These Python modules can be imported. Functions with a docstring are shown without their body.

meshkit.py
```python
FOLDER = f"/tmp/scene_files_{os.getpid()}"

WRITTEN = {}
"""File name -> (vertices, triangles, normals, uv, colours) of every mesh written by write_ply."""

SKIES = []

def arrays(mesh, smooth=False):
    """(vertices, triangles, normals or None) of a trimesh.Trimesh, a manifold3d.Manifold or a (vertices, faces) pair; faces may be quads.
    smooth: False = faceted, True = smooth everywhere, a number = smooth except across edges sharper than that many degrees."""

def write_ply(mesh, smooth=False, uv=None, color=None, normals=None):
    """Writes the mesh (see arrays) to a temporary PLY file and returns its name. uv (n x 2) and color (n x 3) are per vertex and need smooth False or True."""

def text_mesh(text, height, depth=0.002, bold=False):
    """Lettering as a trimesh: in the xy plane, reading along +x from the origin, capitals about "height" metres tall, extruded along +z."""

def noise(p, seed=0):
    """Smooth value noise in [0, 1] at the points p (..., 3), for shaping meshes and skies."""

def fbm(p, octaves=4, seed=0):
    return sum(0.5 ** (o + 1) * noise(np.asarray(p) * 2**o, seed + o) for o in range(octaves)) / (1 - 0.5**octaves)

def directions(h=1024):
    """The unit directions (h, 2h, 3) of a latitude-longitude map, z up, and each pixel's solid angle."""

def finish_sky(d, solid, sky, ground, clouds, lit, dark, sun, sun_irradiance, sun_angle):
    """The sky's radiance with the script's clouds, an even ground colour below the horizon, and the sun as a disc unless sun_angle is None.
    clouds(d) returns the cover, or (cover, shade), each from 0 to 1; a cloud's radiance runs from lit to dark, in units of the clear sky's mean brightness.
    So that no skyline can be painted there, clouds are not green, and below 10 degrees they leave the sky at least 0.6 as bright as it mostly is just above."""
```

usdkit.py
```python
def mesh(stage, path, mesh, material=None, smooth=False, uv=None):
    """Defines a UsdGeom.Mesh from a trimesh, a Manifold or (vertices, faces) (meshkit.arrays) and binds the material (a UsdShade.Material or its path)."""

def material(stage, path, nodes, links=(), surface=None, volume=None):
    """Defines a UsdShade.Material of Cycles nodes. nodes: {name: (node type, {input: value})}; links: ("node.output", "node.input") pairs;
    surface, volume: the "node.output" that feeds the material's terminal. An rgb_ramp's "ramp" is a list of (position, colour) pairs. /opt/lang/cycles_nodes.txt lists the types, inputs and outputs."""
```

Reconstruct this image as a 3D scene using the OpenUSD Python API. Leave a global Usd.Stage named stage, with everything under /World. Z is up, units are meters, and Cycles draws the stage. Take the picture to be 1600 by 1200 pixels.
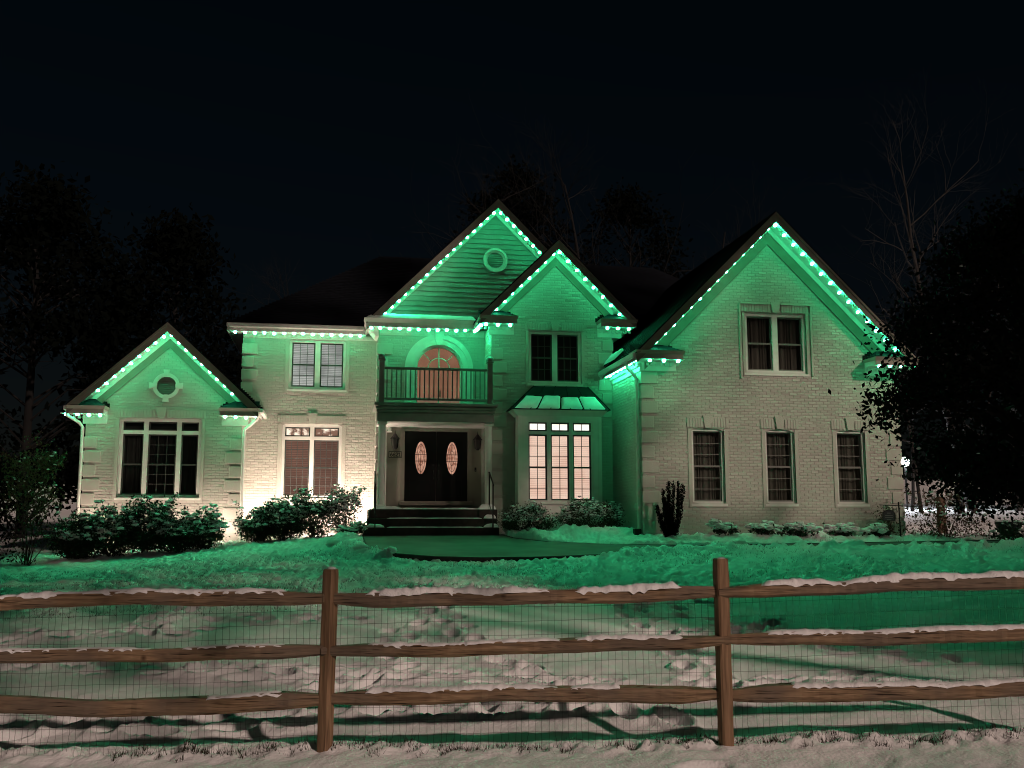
import math, random
import numpy as np
import shapely
import shapely.geometry as sg
import trimesh
import usdkit, meshkit
from pxr import Usd, UsdGeom, UsdLux, UsdShade, Gf, Sdf, Vt
from scipy.interpolate import RBFInterpolator

rng = np.random.default_rng(7)
random.seed(7)
stage = Usd.Stage.CreateInMemory()
UsdGeom.SetStageUpAxis(stage, UsdGeom.Tokens.z)
UsdGeom.SetStageMetersPerUnit(stage, 1.0)
UsdGeom.Xform.Define(stage, '/World')
UsdGeom.Scope.Define(stage, '/World/Looks')

# ------------------------------------------------------------------ camera, sky, street light
PITCH, YAW = math.atan(215 / 1600), math.radians(9.5)
cam = UsdGeom.Camera.Define(stage, '/World/camera')
cam.CreateHorizontalApertureAttr(36.0); cam.CreateVerticalApertureAttr(27.0); cam.CreateFocalLengthAttr(36.0)
cam.CreateClippingRangeAttr(Gf.Vec2f(0.05, 2000)); cam.CreateExposureAttr(0.0)
_r = np.array([math.cos(YAW), -math.sin(YAW), 0]); _v = np.array([math.sin(YAW), math.cos(YAW), 0]); _z = np.array([0, 0, 1.0])
_f = _v * math.cos(PITCH) + _z * math.sin(PITCH); _u = -_v * math.sin(PITCH) + _z * math.cos(PITCH)
cam.AddTransformOp().Set(Gf.Matrix4d(*_r, 0, *_u, 0, *(-_f), 0, 0, 0, 0, 1))

LAMP_AZ, LAMP_EL, LAMP_POWER = math.radians(180 - 30), math.radians(26), 0.41     # towards the street lamp: behind the camera, to the right
SKY, LED = 0.0015, 225.0
_to = np.array([math.sin(LAMP_AZ) * math.cos(LAMP_EL), math.cos(LAMP_AZ) * math.cos(LAMP_EL), math.sin(LAMP_EL)])
sun = UsdLux.DistantLight.Define(stage, '/World/street_light')
sun.CreateIntensityAttr(LAMP_POWER); sun.CreateAngleAttr(1.6); sun.CreateNormalizeAttr(True)
sun.CreateColorAttr(Gf.Vec3f(1.0, 0.74, 0.62))
_x = np.cross(_z, _to); _x /= np.linalg.norm(_x); _y = np.cross(_to, _x)
sun.AddTransformOp().Set(Gf.Matrix4d(*_x, 0, *_y, 0, *_to, 0, 0, 0, 30, 1))
dome = UsdLux.DomeLight.Define(stage, '/World/sky')
sky_mat = usdkit.material(stage, '/World/Looks/night_sky', {
    's': ('sky_texture', {'sky_type': 'single_scattering', 'sun_disc': False, 'sun_elevation': LAMP_EL, 'sun_rotation': LAMP_AZ}),
    'h': ('hsv', {'hue': 0.5, 'saturation': 1.5, 'value': 1.0, 'fac': 1.0}),
    'c': ('gamma', {'gamma': 0.62}), 'b': ('background_shader', {'strength': SKY})}, [('s.color', 'h.color'), ('h.color', 'c.color'), ('c.color', 'b.color')], surface='b.background')
UsdShade.MaterialBindingAPI.Apply(dome.GetPrim()).Bind(sky_mat)
dome.GetPrim().SetCustomDataByKey('kind', 'structure')

# ------------------------------------------------------------------ materials
def L(*c):                                   # sRGB 0-255 to linear
    return tuple(float(((x / 255 + .055) / 1.055) ** 2.4 if x > 10 else x / 255 / 12.92) for x in c)

def mat(name, c1, c2=None, scale=3.0, rough=.6, bump=0.0, bscale=20.0, spec=.4, metal=0.0, stretch=(1, 1, 1), detail=4.0, lo=.35, hi=.65, bdetail=3.0):
    n = {'g': ('geometry', {}), 'm': ('mapping', {'scale': stretch}), 'n': ('noise_texture', {'scale': scale, 'detail': detail}),
         'r': ('rgb_ramp', {'ramp': [(lo, c1), (hi, c2 or c1)]}),
         'p': ('principled_bsdf', {'roughness': rough, 'specular_ior_level': spec, 'metallic': metal})}
    l = [('g.position', 'm.vector'), ('m.vector', 'n.vector'), ('n.fac', 'r.fac'), ('r.color', 'p.base_color')]
    if bump:
        n['bn'] = ('noise_texture', {'scale': bscale, 'detail': bdetail}); n['b'] = ('bump', {'strength': 1.0, 'distance': bump})
        l += [('m.vector', 'bn.vector'), ('bn.fac', 'b.height'), ('b.normal', 'p.normal')]
    return usdkit.material(stage, '/World/Looks/' + name, n, l, surface='p.BSDF')

def glow(name, c1, c2, strength, scale=4.0, lo=.35, hi=.65, stretch=(1, 1, 1)):
    return usdkit.material(stage, '/World/Looks/' + name, {
        'g': ('geometry', {}), 'm': ('mapping', {'scale': stretch}), 'n': ('noise_texture', {'scale': scale, 'detail': 3.0}), 'r': ('rgb_ramp', {'ramp': [(lo, c1), (hi, c2)]}),
        'e': ('emission', {'strength': strength})}, [('g.position', 'm.vector'), ('m.vector', 'n.vector'), ('n.fac', 'r.fac'), ('r.color', 'e.color')], surface='e.emission')

M = {}
M['snow'] = mat('snow', (.88, .89, .90), (.80, .81, .83), scale=1.5, rough=.75, bump=.010, bscale=34, spec=.25, bdetail=7)
M['fresh_snow'] = mat('fresh_snow', (.82, .82, .84), (.74, .75, .77), scale=8, rough=.7, bump=.006, bscale=60, spec=.25)
M['brick'] = mat('painted_brick', (.445, .435, .395), (.40, .39, .352), scale=1.1, rough=.55, bump=.003, bscale=45, spec=.35)
M['mortar'] = mat('painted_mortar', (.43, .42, .38), (.39, .38, .34), scale=3, rough=.8, bump=.003, bscale=60)
M['quoin'] = mat('painted_quoin', (.45, .44, .40), (.41, .40, .36), scale=3, rough=.6, bump=.004, bscale=40)
M['trim'] = mat('white_trim', (.70, .70, .67), (.62, .62, .59), scale=4, rough=.45)
M['soffit'] = mat('soffit_paint', (.72, .73, .71), (.64, .65, .63), scale=5, rough=.5)
M['fascia'] = mat('taupe_fascia', (.20, .185, .15), (.165, .152, .123), scale=3, rough=.5)
M['sash_dark'] = mat('dark_sash', (.055, .06, .055), (.045, .048, .045), rough=.5)
M['sash_grey'] = mat('grey_sash', (.16, .165, .15), (.13, .135, .125), rough=.5)
M['taupe_frieze'] = mat('taupe_frieze', (.20, .19, .155), (.17, .16, .13), scale=3, rough=.55)
M['return_trim'] = mat('return_trim', (.34, .32, .27), (.30, .28, .24), scale=3, rough=.5)
M['dark_trim'] = mat('dark_trim', (.22, .23, .205), (.17, .178, .16), scale=4, rough=.5)
M['panel'] = mat('porch_panel', (.36, .34, .29), (.30, .285, .245), scale=2, rough=.6)
M['siding'] = mat('vinyl_siding', (.21, .22, .205), (.18, .188, .175), scale=3, rough=.45, bump=.001, bscale=80)
M['shingle'] = mat('shingle', (.008, .010, .014), (.004, .005, .007), scale=9, rough=.95, bump=.006, bscale=90, spec=.08)
M['metal_roof'] = mat('metal_roof', (.008, .009, .009), (.005, .006, .006), scale=4, rough=.75, spec=.1)
M['black'] = mat('black_paint', (.008, .008, .008), (.005, .005, .005), rough=.35, spec=.25)
M['iron'] = mat('black_iron', (.012, .012, .012), rough=.5, spec=.35)
M['step'] = mat('dark_step_brick', (.040, .032, .027), (.022, .018, .016), scale=7, rough=.85, bump=.004, bscale=40)
M['concrete'] = mat('damp_concrete', (.145, .148, .135), (.095, .097, .088), scale=1.3, rough=.8, bump=.003, bscale=40, detail=6)
M['edge'] = mat('dark_kerb_stone', (.05, .05, .05), (.025, .025, .025), scale=6, rough=.9, bump=.005, bscale=30)
M['wire'] = mat('coated_wire', (.02, .022, .02), rough=.6, spec=.3)
M['bark'] = mat('grey_bark', (.009, .009, .009), (.005, .005, .005), scale=5, rough=.95, bump=.02, bscale=14, stretch=(1, 1, .2))
M['pale_bark'] = mat('pale_bark', (.038, .035, .032), (.018, .017, .016), scale=4, rough=.95, bump=.02, bscale=12, stretch=(1, 1, .3))
M['twig'] = mat('brown_twig', (.085, .06, .045), (.05, .036, .028), scale=9, rough=.9)
M['pot'] = mat('dark_pot', (.018, .022, .03), (.012, .014, .02), rough=.6)
M['sign'] = mat('slate_sign', (.035, .05, .055), (.025, .035, .04), rough=.5)
M['grey'] = mat('grey_print', (.20, .22, .22), rough=.7)
M['plaque'] = mat('plaque_cream', (.42, .40, .33), (.36, .34, .28), rough=.6)
M['white'] = mat('white_plastic', (.80, .80, .77), rough=.4)
M['brown_post'] = mat('brown_post', (.16, .09, .06), (.10, .06, .04), rough=.8)
M['curtain'] = mat('sheer_curtain', (.105, .10, .085), (.085, .08, .068), scale=3, rough=.9, stretch=(14, 14, 1))
M['dark_curtain'] = mat('dark_curtain', (.050, .052, .046), (.038, .040, .036), scale=3, rough=.9, stretch=(14, 14, 1))
M['dark_blind'] = mat('dark_blind', (.030, .034, .032), (.022, .025, .024), scale=4, rough=.8)
M['clear_lamp'] = mat('smoked_lamp_glass', (.05, .05, .045), rough=.15, spec=.6)
def leafmat(name, c1, c2, tr=.35, rough=.5, spec=.35):
    return usdkit.material(stage, '/World/Looks/' + name, {
        'g': ('geometry', {}), 'r': ('rgb_ramp', {'ramp': [(0.0, c1), (1.0, c2)]}), 'p': ('principled_bsdf', {'roughness': rough, 'specular_ior_level': spec}),
        't': ('translucent_bsdf', {}), 'x': ('mix_closure', {'fac': tr})},
        [('g.random_per_island', 'r.fac'), ('r.color', 'p.base_color'), ('r.color', 't.color'), ('p.BSDF', 'x.closure1'), ('t.BSDF', 'x.closure2')], surface='x.closure')
M['box_leaf'] = leafmat('boxwood_leaf', (.035, .05, .022), (.075, .10, .045))
M['laurel_leaf'] = leafmat('laurel_leaf', (.022, .045, .022), (.055, .085, .04))
M['dry_leaf'] = leafmat('dry_leaf', (.11, .06, .035), (.20, .115, .065))
M['olive_leaf'] = leafmat('olive_leaf', (.07, .06, .025), (.15, .13, .055))
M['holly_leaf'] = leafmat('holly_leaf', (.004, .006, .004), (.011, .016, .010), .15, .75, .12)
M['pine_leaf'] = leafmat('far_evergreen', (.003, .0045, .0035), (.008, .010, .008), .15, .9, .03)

# split-rail timber: grain along x of each rail's own coordinates is close to world x here
M['rail'] = usdkit.material(stage, '/World/Looks/rail_timber', {
    'g': ('geometry', {}), 'm': ('mapping', {'scale': (1.2, 1.2, 14)}), 'n': ('noise_texture', {'scale': 3.2, 'detail': 6, 'distortion': .6}),
    'r': ('rgb_ramp', {'ramp': [(.25, (.085, .053, .032)), (.5, (.215, .140, .082)), (.75, (.33, .225, .14))]}),
    'w': ('noise_texture', {'scale': 1.7, 'detail': 4}), 'wr': ('rgb_ramp', {'ramp': [(.42, (0, 0, 0)), (.62, (.75, .75, .75))]}), 'wm': ('mix_color', {'b': (.125, .098, .078)}), 'cm': ('mapping', {'scale': (.9, .9, 26)}), 'cn': ('noise_texture', {'scale': 4.0, 'detail': 2}), 'cr': ('rgb_ramp', {'ramp': [(.33, (.18, .15, .12)), (.39, (1, 1, 1))]}), 'x2': ('mix', {'mix_type': 'multiply', 'fac': 1.0}),
    'k': ('voronoi_texture', {'scale': 2.3}), 'kr': ('rgb_ramp', {'ramp': [(.03, (.25, .2, .16)), (.075, (1, 1, 1))]}),
    'x': ('mix', {'mix_type': 'multiply', 'fac': 1.0}), 'b': ('bump', {'strength': 1.0, 'distance': .012}),
    'p': ('principled_bsdf', {'roughness': .75, 'specular_ior_level': .25})},
    [('g.position', 'm.vector'), ('m.vector', 'n.vector'), ('n.fac', 'r.fac'), ('g.position', 'k.vector'), ('k.distance', 'kr.fac'), ('g.position', 'w.vector'), ('w.fac', 'wr.fac'), ('wr.color', 'wm.fac'), ('r.color', 'wm.a'), ('wm.result', 'x.color1'), ('kr.color', 'x.color2'),
     ('g.position', 'cm.vector'), ('cm.vector', 'cn.vector'), ('cn.fac', 'cr.fac'), ('x.color', 'x2.color1'), ('cr.color', 'x2.color2'), ('x2.color', 'p.base_color'), ('n.fac', 'b.height'), ('b.normal', 'p.normal')], surface='p.BSDF')
M['post'] = usdkit.material(stage, '/World/Looks/post_timber', {
    'g': ('geometry', {}), 'm': ('mapping', {'scale': (12, 12, .8)}), 'n': ('noise_texture', {'scale': 3.5, 'detail': 6, 'distortion': .4}),
    'r': ('rgb_ramp', {'ramp': [(.25, (.085, .050, .029)), (.5, (.20, .124, .072)), (.75, (.30, .19, .115))]}), 'b': ('bump', {'strength': 1.0, 'distance': .006}),
    'p': ('principled_bsdf', {'roughness': .75, 'specular_ior_level': .25})},
    [('g.position', 'm.vector'), ('m.vector', 'n.vector'), ('n.fac', 'r.fac'), ('r.color', 'p.base_color'), ('n.fac', 'b.height'), ('b.normal', 'p.normal')], surface='p.BSDF')
M['pane'] = usdkit.material(stage, '/World/Looks/window_glass', {
    't': ('transparent_bsdf', {'color': (.93, .95, .94)}), 'g': ('glossy_bsdf', {'roughness': .03, 'color': (1, 1, 1)}), 'f': ('fresnel', {'IOR': 1.5}), 'x': ('mix_closure', {})},
    [('f.fac', 'x.fac'), ('t.BSDF', 'x.closure1'), ('g.BSDF', 'x.closure2')], surface='x.closure')
# lens of a directional LED: full brightness out of its downward face, a little from its sides and top
M['led'] = usdkit.material(stage, '/World/Looks/green_led', {
    'g': ('geometry', {}), 's': ('vector_math', {'math_type': 'dot_product', 'vector2': (0, -.74, -.673)}), 'm': ('map_range', {'range_type': 'linear', 'from_min': -1.0, 'from_max': 1.0, 'to_min': 0.0, 'to_max': 1.0, 'clamp': True}),
    'r': ('rgb_ramp', {'ramp': [(0.0, (.065, .065, .065)), (.25, (.06, .06, .06)), (.50, (.028, .028, .028)), (.62, (.05, .05, .05)), (.80, (.38, .38, .38)), (.90, (1, 1, 1)), (1.0, (1, 1, 1))]}), 'k': ('math', {'math_type': 'multiply', 'value2': LED}),
    'e': ('emission', {'color': (.038, 1.0, .375)})}, [('g.true_normal', 's.vector1'), ('s.value', 'm.value'), ('m.result', 'r.fac'), ('r.color', 'k.value1'), ('k.value', 'e.strength')], surface='e.emission')
M['flood'] = usdkit.material(stage, '/World/Looks/warm_flood', {'e': ('emission', {'color': (1.0, .74, .60), 'strength': 1.0})}, [], surface='e.emission')
def flood_mat(name, s, c=(1.0, .74, .60)):
    return usdkit.material(stage, '/World/Looks/' + name, {'e': ('emission', {'color': c, 'strength': s})}, [], surface='e.emission')
M['lit_blind'] = glow('lit_blind', (1.0, .69, .56), (.84, .50, .39), 1.0, scale=1.6)
M['lit_gap'] = glow('lit_room_bright', (1.0, .62, .48), (1.0, .75, .6), 1.15, scale=2)
M['lit_transom'] = glow('lit_transom', (1.0, .62, .47), (1.0, .92, .82), 1.5, scale=2.2, lo=.3, hi=.5)
M['chandelier'] = glow('chandelier_glimpse', (.30, .155, .11), (1.6, 1.25, 1.0), 1.0, scale=4.5, lo=.5, hi=.62)
M['dim_blind'] = glow('dim_blind', (.25, .125, .092), (.16, .082, .062), 1.0, scale=1.2)
M['dim_gap'] = glow('dim_room', (.13, .064, .047), (.09, .045, .034), 1.0)
M['pale_blind'] = glow('pale_blind', (.56, .57, .53), (.30, .305, .29), 1.0, scale=1.5)
M['pale_gap'] = glow('pale_room', (.26, .262, .25), (.16, .162, .155), 1.0)
M['arch_glow'] = glow('arch_glow', (.22, .095, .058), (.32, .15, .092), 1.0, scale=1.2)
M['arch_low'] = glow('arch_low_glow', (.25, .15, .10), (.18, .10, .07), 1.0, scale=3)
M['oval_glow'] = glow('oval_glow', (.80, .42, .30), (.36, .14, .09), 1.0, scale=9)
M['lamp_globe'] = flood_mat('lamp_globe', 560.0, (.88, .94, 1.0))

# ------------------------------------------------------------------ helpers
used = {}
def numbered(path):
    k = used.get(path, 0); used[path] = k + 1
    return path if k == 0 else f'{path}_{k:03d}'
BASE = {}
def thing(name, label, cat, base=(0, 0, 0), group=None, kind=None):
    p = numbered('/World/' + name)
    x = UsdGeom.Xform.Define(stage, p); x.AddTranslateOp().Set(Gf.Vec3d(*map(float, base)))
    tag(x.GetPrim(), label, cat, group, kind); BASE[p] = np.array(base, float)
    return p
def tag(prim, label=None, cat=None, group=None, kind=None):
    for k, v in (('label', label), ('category', cat), ('group', group), ('kind', kind)):
        if v: prim.SetCustomDataByKey(k, v)
def root_of(p): return '/'.join(p.split('/')[:3])
def part(parent, name, mesh, m, smooth=False, label=None, kind=None):
    p = numbered(f'{parent}/{name}')
    v, f = mesh if isinstance(mesh, tuple) else (np.asarray(mesh.vertices), np.asarray(mesh.faces))
    o = usdkit.mesh(stage, p, (np.asarray(v, float) - BASE.get(root_of(parent), np.zeros(3)), f), M[m] if isinstance(m, str) else m, smooth=smooth)
    tag(o.GetPrim(), label, None, None, kind)
    return p
def top(name, mesh, m, label=None, cat=None, kind=None, smooth=False, group=None):
    p = numbered('/World/' + name)
    v, f = mesh if isinstance(mesh, tuple) else (np.asarray(mesh.vertices), np.asarray(mesh.faces))
    o = usdkit.mesh(stage, p, (np.asarray(v, float), f), M[m] if isinstance(m, str) else m, smooth=smooth)
    tag(o.GetPrim(), label, cat, group, kind)
    return p
def copy_of(src, name, label, cat, base, rotz, scale, group):
    p = numbered('/World/' + name)
    x = UsdGeom.Xform.Define(stage, p)
    x.GetPrim().GetReferences().AddInternalReference(src)
    x.GetPrim().SetInstanceable(True)
    x.ClearXformOpOrder()
    x.AddTranslateOp(opSuffix='place').Set(Gf.Vec3d(*map(float, base))); x.AddRotateZOp(opSuffix='turn').Set(rotz); x.AddScaleOp(opSuffix='size').Set(Gf.Vec3f(*scale))
    tag(x.GetPrim(), label, cat, group)
    return p

class MB:
    def __init__(s): s.v, s.f, s.n = [], [], 0
    def add(s, v, f):
        v = np.asarray(v, float); s.v.append(v); s.f.append(np.asarray(f, int) + s.n); s.n += len(v); return s
    def m(s): return (np.vstack(s.v), np.vstack(s.f))
    def box(s, x0, x1, y0, y1, z0, z1):
        c = np.array([[x, y, z] for x in (x0, x1) for y in (y0, y1) for z in (z0, z1)], float)
        return s.add(c, BOXF)
    def tube(s, pts, r, n=8, cap=True):
        pts = np.asarray(pts, float); r = np.broadcast_to(np.asarray(r, float), len(pts))
        t = np.gradient(pts, axis=0); t /= np.linalg.norm(t, axis=1, keepdims=True) + 1e-12
        up = np.array([0, 0, 1.0]) if abs(t[:, 2]).mean() < .8 else np.array([1.0, 0, 0])
        a = np.cross(t, up); a /= np.linalg.norm(a, axis=1, keepdims=True) + 1e-12; b = np.cross(a, t)
        th = np.linspace(0, 2 * np.pi, n, endpoint=False)
        v = pts[:, None] + r[:, None, None] * (a[:, None] * np.cos(th)[:, None] + b[:, None] * np.sin(th)[:, None])
        k, j = np.meshgrid(np.arange(len(pts) - 1), np.arange(n), indexing='ij'); k, j = k.ravel(), j.ravel(); j2 = (j + 1) % n
        A, B, C, D = k * n + j, k * n + j2, (k + 1) * n + j2, (k + 1) * n + j
        f = np.vstack([np.stack([A, B, C], 1), np.stack([A, C, D], 1)]); v = v.reshape(-1, 3)
        if cap:
            e = (len(pts) - 1) * n
            f = np.vstack([f, [[0, i + 1, i] for i in range(1, n - 1)], [[e, e + i, e + i + 1] for i in range(1, n - 1)]])
        return s.add(v, f)
BOXF = np.array([[0, 1, 3], [0, 3, 2], [4, 6, 7], [4, 7, 5], [0, 4, 5], [0, 5, 1], [2, 3, 7], [2, 7, 6], [0, 2, 6], [0, 6, 4], [1, 5, 7], [1, 7, 3]])
def box(x0, x1, y0, y1, z0, z1): return MB().box(x0, x1, y0, y1, z0, z1).m()
def bevelbox(x0, x1, y0, y1, z0, z1, b=.012):
    pts = [[x + sx * (b if k else 0), y + sy * (b if k != 1 else 0), z + sz * (b if k != 2 else 0)] for x, sx in ((x0, 1), (x1, -1)) for y, sy in ((y0, 1), (y1, -1)) for z, sz in ((z0, 1), (z1, -1)) for k in ()]
    out = []
    for x, sx in ((x0, 1), (x1, -1)):
        for y, sy in ((y0, 1), (y1, -1)):
            for z, sz in ((z0, 1), (z1, -1)):
                out += [[x, y + sy * b, z + sz * b], [x + sx * b, y, z + sz * b], [x + sx * b, y + sy * b, z]]
    h = trimesh.convex.convex_hull(np.array(out)); return (np.array(h.vertices), np.array(h.faces))
def hull(pts):
    h = trimesh.convex.convex_hull(np.array(pts, float)); return (np.array(h.vertices), np.array(h.faces))
def ext(poly, y0, y1):                         # polygon in (x, z), from y0 (front) to y1
    mb = MB()
    for g in getattr(poly, 'geoms', [poly]):
        if g.geom_type != 'Polygon' or g.area < 1e-6: continue
        e = trimesh.creation.extrude_polygon(sg.polygon.orient(g), y1 - y0, engine='earcut')
        v = np.array(e.vertices); mb.add(np.stack([v[:, 0], y1 - v[:, 2], v[:, 1]], 1), np.array(e.faces))
    return mb.m()
def extx(poly, x0, x1):                        # polygon in (y, z), from x0 to x1
    e = trimesh.creation.extrude_polygon(sg.polygon.orient(poly), x1 - x0, engine='earcut')
    v = np.array(e.vertices); return (np.stack([x0 + v[:, 2], v[:, 0], v[:, 1]], 1), np.array(e.faces))
def rect(x0, x1, z0, z1): return sg.box(x0, z0, x1, z1)
def disc(cx, cz, rx, rz=None, n=40):
    a = np.linspace(0, 2 * np.pi, n, endpoint=False); return sg.Polygon(np.stack([cx + rx * np.cos(a), cz + (rz or rx) * np.sin(a)], 1))

# ------------------------------------------------------------------ ground
CP = np.array([(-8, 3, -1.75), (0, 3, -1.74), (8, 3, -1.70), (-12, 8, -1.85), (12, 7, -1.60), (-3.05, 8.62, -1.78), (-.07, 8.12, -1.755), (2.91, 7.62, -1.69), (5.89, 7.12, -1.65),
               (-4, 15, -1.40), (0, 15, -1.30), (4, 15, -1.27), (9, 15, -1.20), (1, 22, -.88), (3.5, 22, -.86), (-2, 24, -.84), (7, 22, -.76), (12, 22, -.68), (16, 22, -.66), (8, 25, -.44), (14.8, 25.4, -.44), (16.5, 26, -.42),
               (4, 27.5, -.42), (-.5, 29, -.48), (-3, 29, -.62), (-7, 29, -.88), (-7.3, 27.3, -1.06), (-4, 27.2, -.88), (-1.3, 27.2, -.58), (.3, 26.8, -.46), (-10, 24, -1.35), (-12, 35, -1.0),
               (20, 25, -.42), (25, 30, -.22), (22, 45, .35), (34, 46, .55), (30, 60, 1.1), (0, 60, .8), (-20, 70, 0), (-80, 100, 2), (80, 100, 4), (0, 130, 4), (-80, 0, -2), (80, 0, -1.2), (0, -60, -1.8)], float)
_rbf = RBFInterpolator(CP[:, :2], CP[:, 2], kernel='thin_plate_spline', smoothing=.0)
def T0(x, y): return _rbf(np.stack([np.atleast_1d(np.asarray(x, float)), np.atleast_1d(np.asarray(y, float))], 1))
PAD = sg.Polygon([(.55, 27.3), (4.35, 27.3), (4.5, 26.3), (5.2, 25.2), (6.6, 24.25), (8.4, 23.75), (18.5, 23.55), (18.5, 22.8), (8.6, 22.75), (6.9, 22.45), (5.6, 22.15), (4.2, 21.95), (3.0, 21.9), (2.0, 22.15), (1.2, 22.8), (.6, 24.0)])
def pad_z(x, y): return -.36 - .077 * (27.1 - y) + .014 * np.maximum(x - 4.3, 0)
def graded(segs):
    out = [np.arange(a, b, s) for a, b, s in segs]
    return np.unique(np.concatenate(out).round(4))
def geo(a, b, s0, k):
    v, s = [a], s0
    while abs(v[-1] - a) < abs(b - a): v.append(v[-1] + np.sign(b - a) * s); s *= k
    return np.array(v)
xs = np.concatenate([geo(-13, -150, .12, 1.13)[::-1][:-1], graded([(-13, -5, .08), (-5, 6.5, .036), (6.5, 19, .07)]), geo(19, 150, .12, 1.13)])
ys = np.concatenate([geo(5.0, -80, .1, 1.2)[::-1][:-1], graded([(5.0, 11.5, .032), (11.5, 21, .06), (21, 31, .05)]), geo(31, 160, .1, 1.08)])
GX, GY = np.meshgrid(xs, ys, indexing='xy'); gx, gy = GX.ravel(), GY.ravel()
gz = T0(gx, gy)
P2 = np.stack([gx, gy, np.zeros_like(gx)], 1)
near = (np.abs(gx) < 40) & (gy > 0) & (gy < 70)
inpad = np.zeros(len(gx), bool); sel = near & (gy > 20) & (gy < 28)
inpad[sel] = shapely.contains_xy(PAD.buffer(-.03), gx[sel], gy[sel])
dpad = np.full(len(gx), 9.0); dpad[sel] = shapely.distance(PAD, shapely.points(gx[sel], gy[sel]))
# broad drifts, then lumps: tufty grass under thin snow close to the house, smoother trodden snow near the fence
gz += np.where(near, .10 * (meshkit.fbm(P2 * .6, 3, 3) - .5), 0)
def smooth(a, lo, hi):
    t = np.clip((a - lo) / (hi - lo), 0, 1); return t * t * (3 - 2 * t)
tuft = smooth(gy, 13.5, 18.5) * (1 - smooth(gy, 45, 60))
w1 = meshkit.noise(P2 * np.array([8.5, 6.0, 1]) + 2 * meshkit.noise(P2 * 2.2, 9)[:, None], 11)
w2 = meshkit.noise(P2 * np.array([14, 11, 1]) + 3.1, 12)
gz += np.where(near, tuft * (.095 * np.abs(w1 * 2 - 1) + .075 * (w2 - .5)), 0)
gz += np.where(near, (1 - tuft) * (.05 * (meshkit.noise(P2 * np.array([1.6, 2.3, 1]), 21) - .5) + .022 * (meshkit.noise(P2 * 6, 22) - .5) + .012 * (meshkit.noise(P2 * 15, 23) - .5)), 0)
# banks of cleared snow round the walkway and beds
lump = meshkit.fbm(P2 * 2.4, 3, 31); lump2 = meshkit.noise(P2 * 5.5, 32)
bank = np.exp(-((dpad - .42) / .34) ** 2) * (~inpad)
front = smooth(22.9 - gy, 0, .5); left = smooth(1.3 - gx, 0, .4) * smooth(26.6 - gy, 0, .5)
gz += bank * (.16 * lump + .13 * np.maximum(lump2 - .45, 0)) * np.clip(front * (.35 + .9 * smooth(gx, 4.6, 6)) + left * 1.6, 0, 1.6)
bed = np.exp(-(((gx - 6.0) / 2.0) ** 2 + ((gy - 26.0) / .62) ** 2)) + .75 * np.exp(-(((gx - 4.5) / .5) ** 2 + ((gy - 26.8) / .5) ** 2))
gz += np.where(inpad, 0, bed * (.14 + .26 * lump))
bed2 = smooth(gx, 7.4, 8.2) * (1 - smooth(gx, 15, 16)) * np.exp(-((gy - 24.55) / .42) ** 2)
gz += np.where(inpad, 0, bed2 * (.02 + .17 * lump))
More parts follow.
